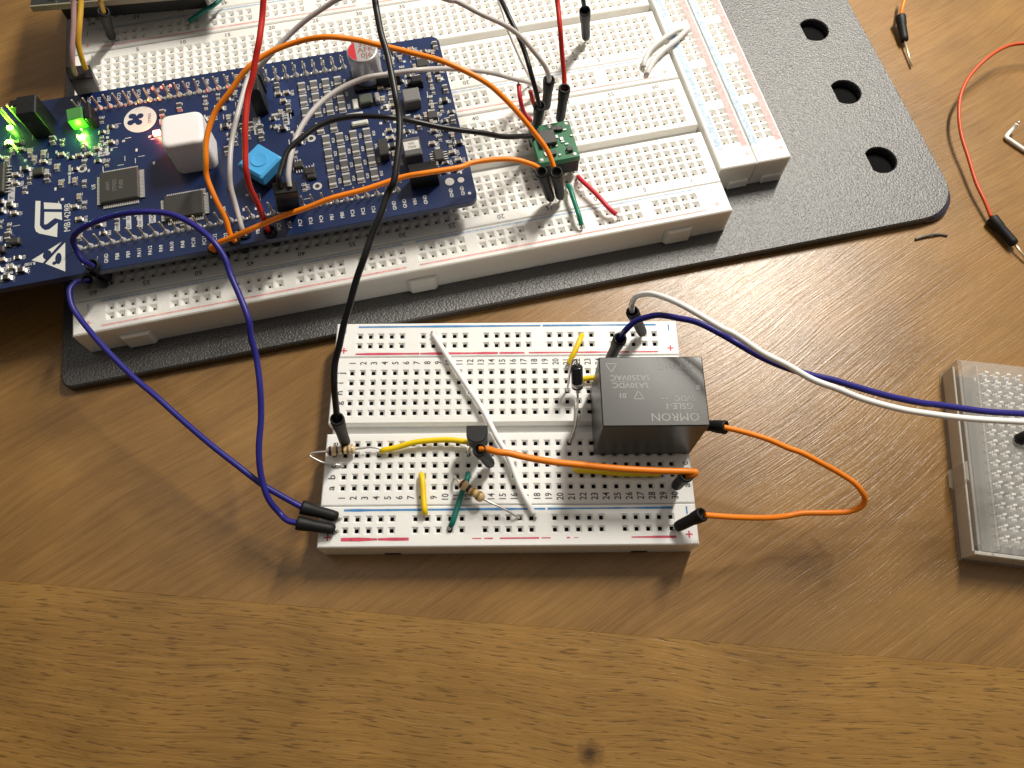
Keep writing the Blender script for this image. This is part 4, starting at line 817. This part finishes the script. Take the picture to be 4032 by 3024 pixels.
GS = 'cut solid-core jumpers pressed into the breadboards'
wire('white_jumper', 'jumper_link', 'long white jumper slanting across the middle of the small breadboard', 'white', .64, group=GS, cat='jumper', lead=1.6)
wire('yellow_top', 'jumper_link', 'short yellow jumper slanting above the diode', 'yellow', .62, group=GS, cat='jumper', lead=1.8)
wire('yellow_row', 'jumper_link', 'yellow jumper stub between the diode and the relay', 'yellow', .62, group=GS, cat='jumper', lead=1.8)
wire('yellow_mid', 'jumper_link', 'curved yellow jumper running into the transistor', 'yellow', .66, group=GS, cat='jumper', lead=1.6)
wire('yellow_low', 'jumper_link', 'upright yellow jumper covering number 8 on the small breadboard', 'yellow', .64, group=GS, cat='jumper', lead=1.8)
wire('yellow_under', 'jumper_link', 'yellow jumper half hidden under the straight orange wire', 'yellow', .6, group=GS, cat='jumper', lead=1.6)
wire('teal_low', 'jumper_link', 'teal jumper under the slanting resistor on the small breadboard', 'teal', .62, group=GS, cat='jumper', lead=1.8)
wire('teal_top', 'jumper_link', 'teal jumper at the top left of the large breadboard', 'teal', .62, group=GS, cat='jumper', lead=1.8)
wire('green_small', 'jumper_link', 'short green jumper on the large breadboard beside the crimson one', 'green', .6, group=GS, cat='jumper', lead=2)
wire('red_small', 'jumper_link', 'crimson jumper slanting near the front rail of the large breadboard', 'crimson', .6, group=GS, cat='jumper', lead=2)
wire('red_short', 'jumper_link', 'short crimson jumper left of the green module', 'crimson', .6, group=GS, cat='jumper', lead=1.5)
wire('red_short_dark', 'jumper_link', 'short rust red jumper half hidden behind the black wire', 'rust', .6, group=GS, cat='jumper', lead=1.5)
wire('strap_a', 'jumper_link', 'upper one of two grey-white jumpers bridging to the right-hand power rails', 'silver', .74, group=GS, cat='jumper', lead=1.5)
wire('strap_b', 'jumper_link', 'lower one of two grey-white jumpers bridging to the right-hand power rails', 'silver', .74, group=GS, cat='jumper', lead=1.5)
wire('pin_wire', 'jumper_wire', 'orange wire end with a bare gold pin lying on the table at the top right', 'orange', .5, [('pin_wire_b', (158.44, 130.11, .7))])
wire('red_table', 'jumper_wire', 'thin copper red wire curling on the table at the right', 'copper', .5, [('red_table_b', (173.88, 62.41, 1.0))])
wire('staple', 'jumper_link', 'bent white jumper lying on the table at the right edge', 'white', .55, group=GS, cat='jumper', lead=.2)
wire('curl', 'wire_offcut', 'tiny curled dark wire offcut beside the corner of the metal plate', 'darkgrey', .32, group=None, cat='wire scrap')
wire('pink_left', 'jumper_wire', 'dull pink wire at the left end of the large breadboard', 'pink', .6)
wire('yellow_left', 'jumper_wire', 'dull yellow wire beside the pink wire at the left', 'ochre', .66)
wire('yellow_left_b', 'jumper_wire', 'short yellow wire end plugged into the top left corner of the large breadboard', 'ochre', .6, ['yellow_left_b2'])
# two-pin housings
def two_pin(label, top, bot, w_, d_):
    a, b = Vector(bot), Vector(top); L_ = (b - a).length; org = tuple(a); t = thing('plug_housing', label, 'plug', org)
    zax = (b - a).normalized(); xax = Vector((math.cos(TH), math.sin(TH), 0)); yax = zax.cross(xax).normalized(); xax = yax.cross(zax)
    M = Matrix((xax, yax, zax)).transposed(); q = MB(org); q.box(tuple((a + b) / 2), (w_, d_, L_), 0, M=M, ch=.25); q.build('housing', blackp, t)
    for s_ in (-1, 1):
        q = MB(org); c = a + xax * 1.27 * s_; q.tube([c + zax * .4, c - zax * 1.2], .32, seg=8, smooth=False); q.build('pin', steel, t, True)
c0 = b2w(-105.4, 5.2, PZ + 1.2)
two_pin('black two-pin plug standing on the blue board under the white and black wires', tuple(TWO[0]), c0, 5.2, 2.7)
two_pin('black two-pin plug at the left end holding the pink and yellow wires', tuple(TWO[1]), tuple(TWO[2]), 5.6, 3.4)
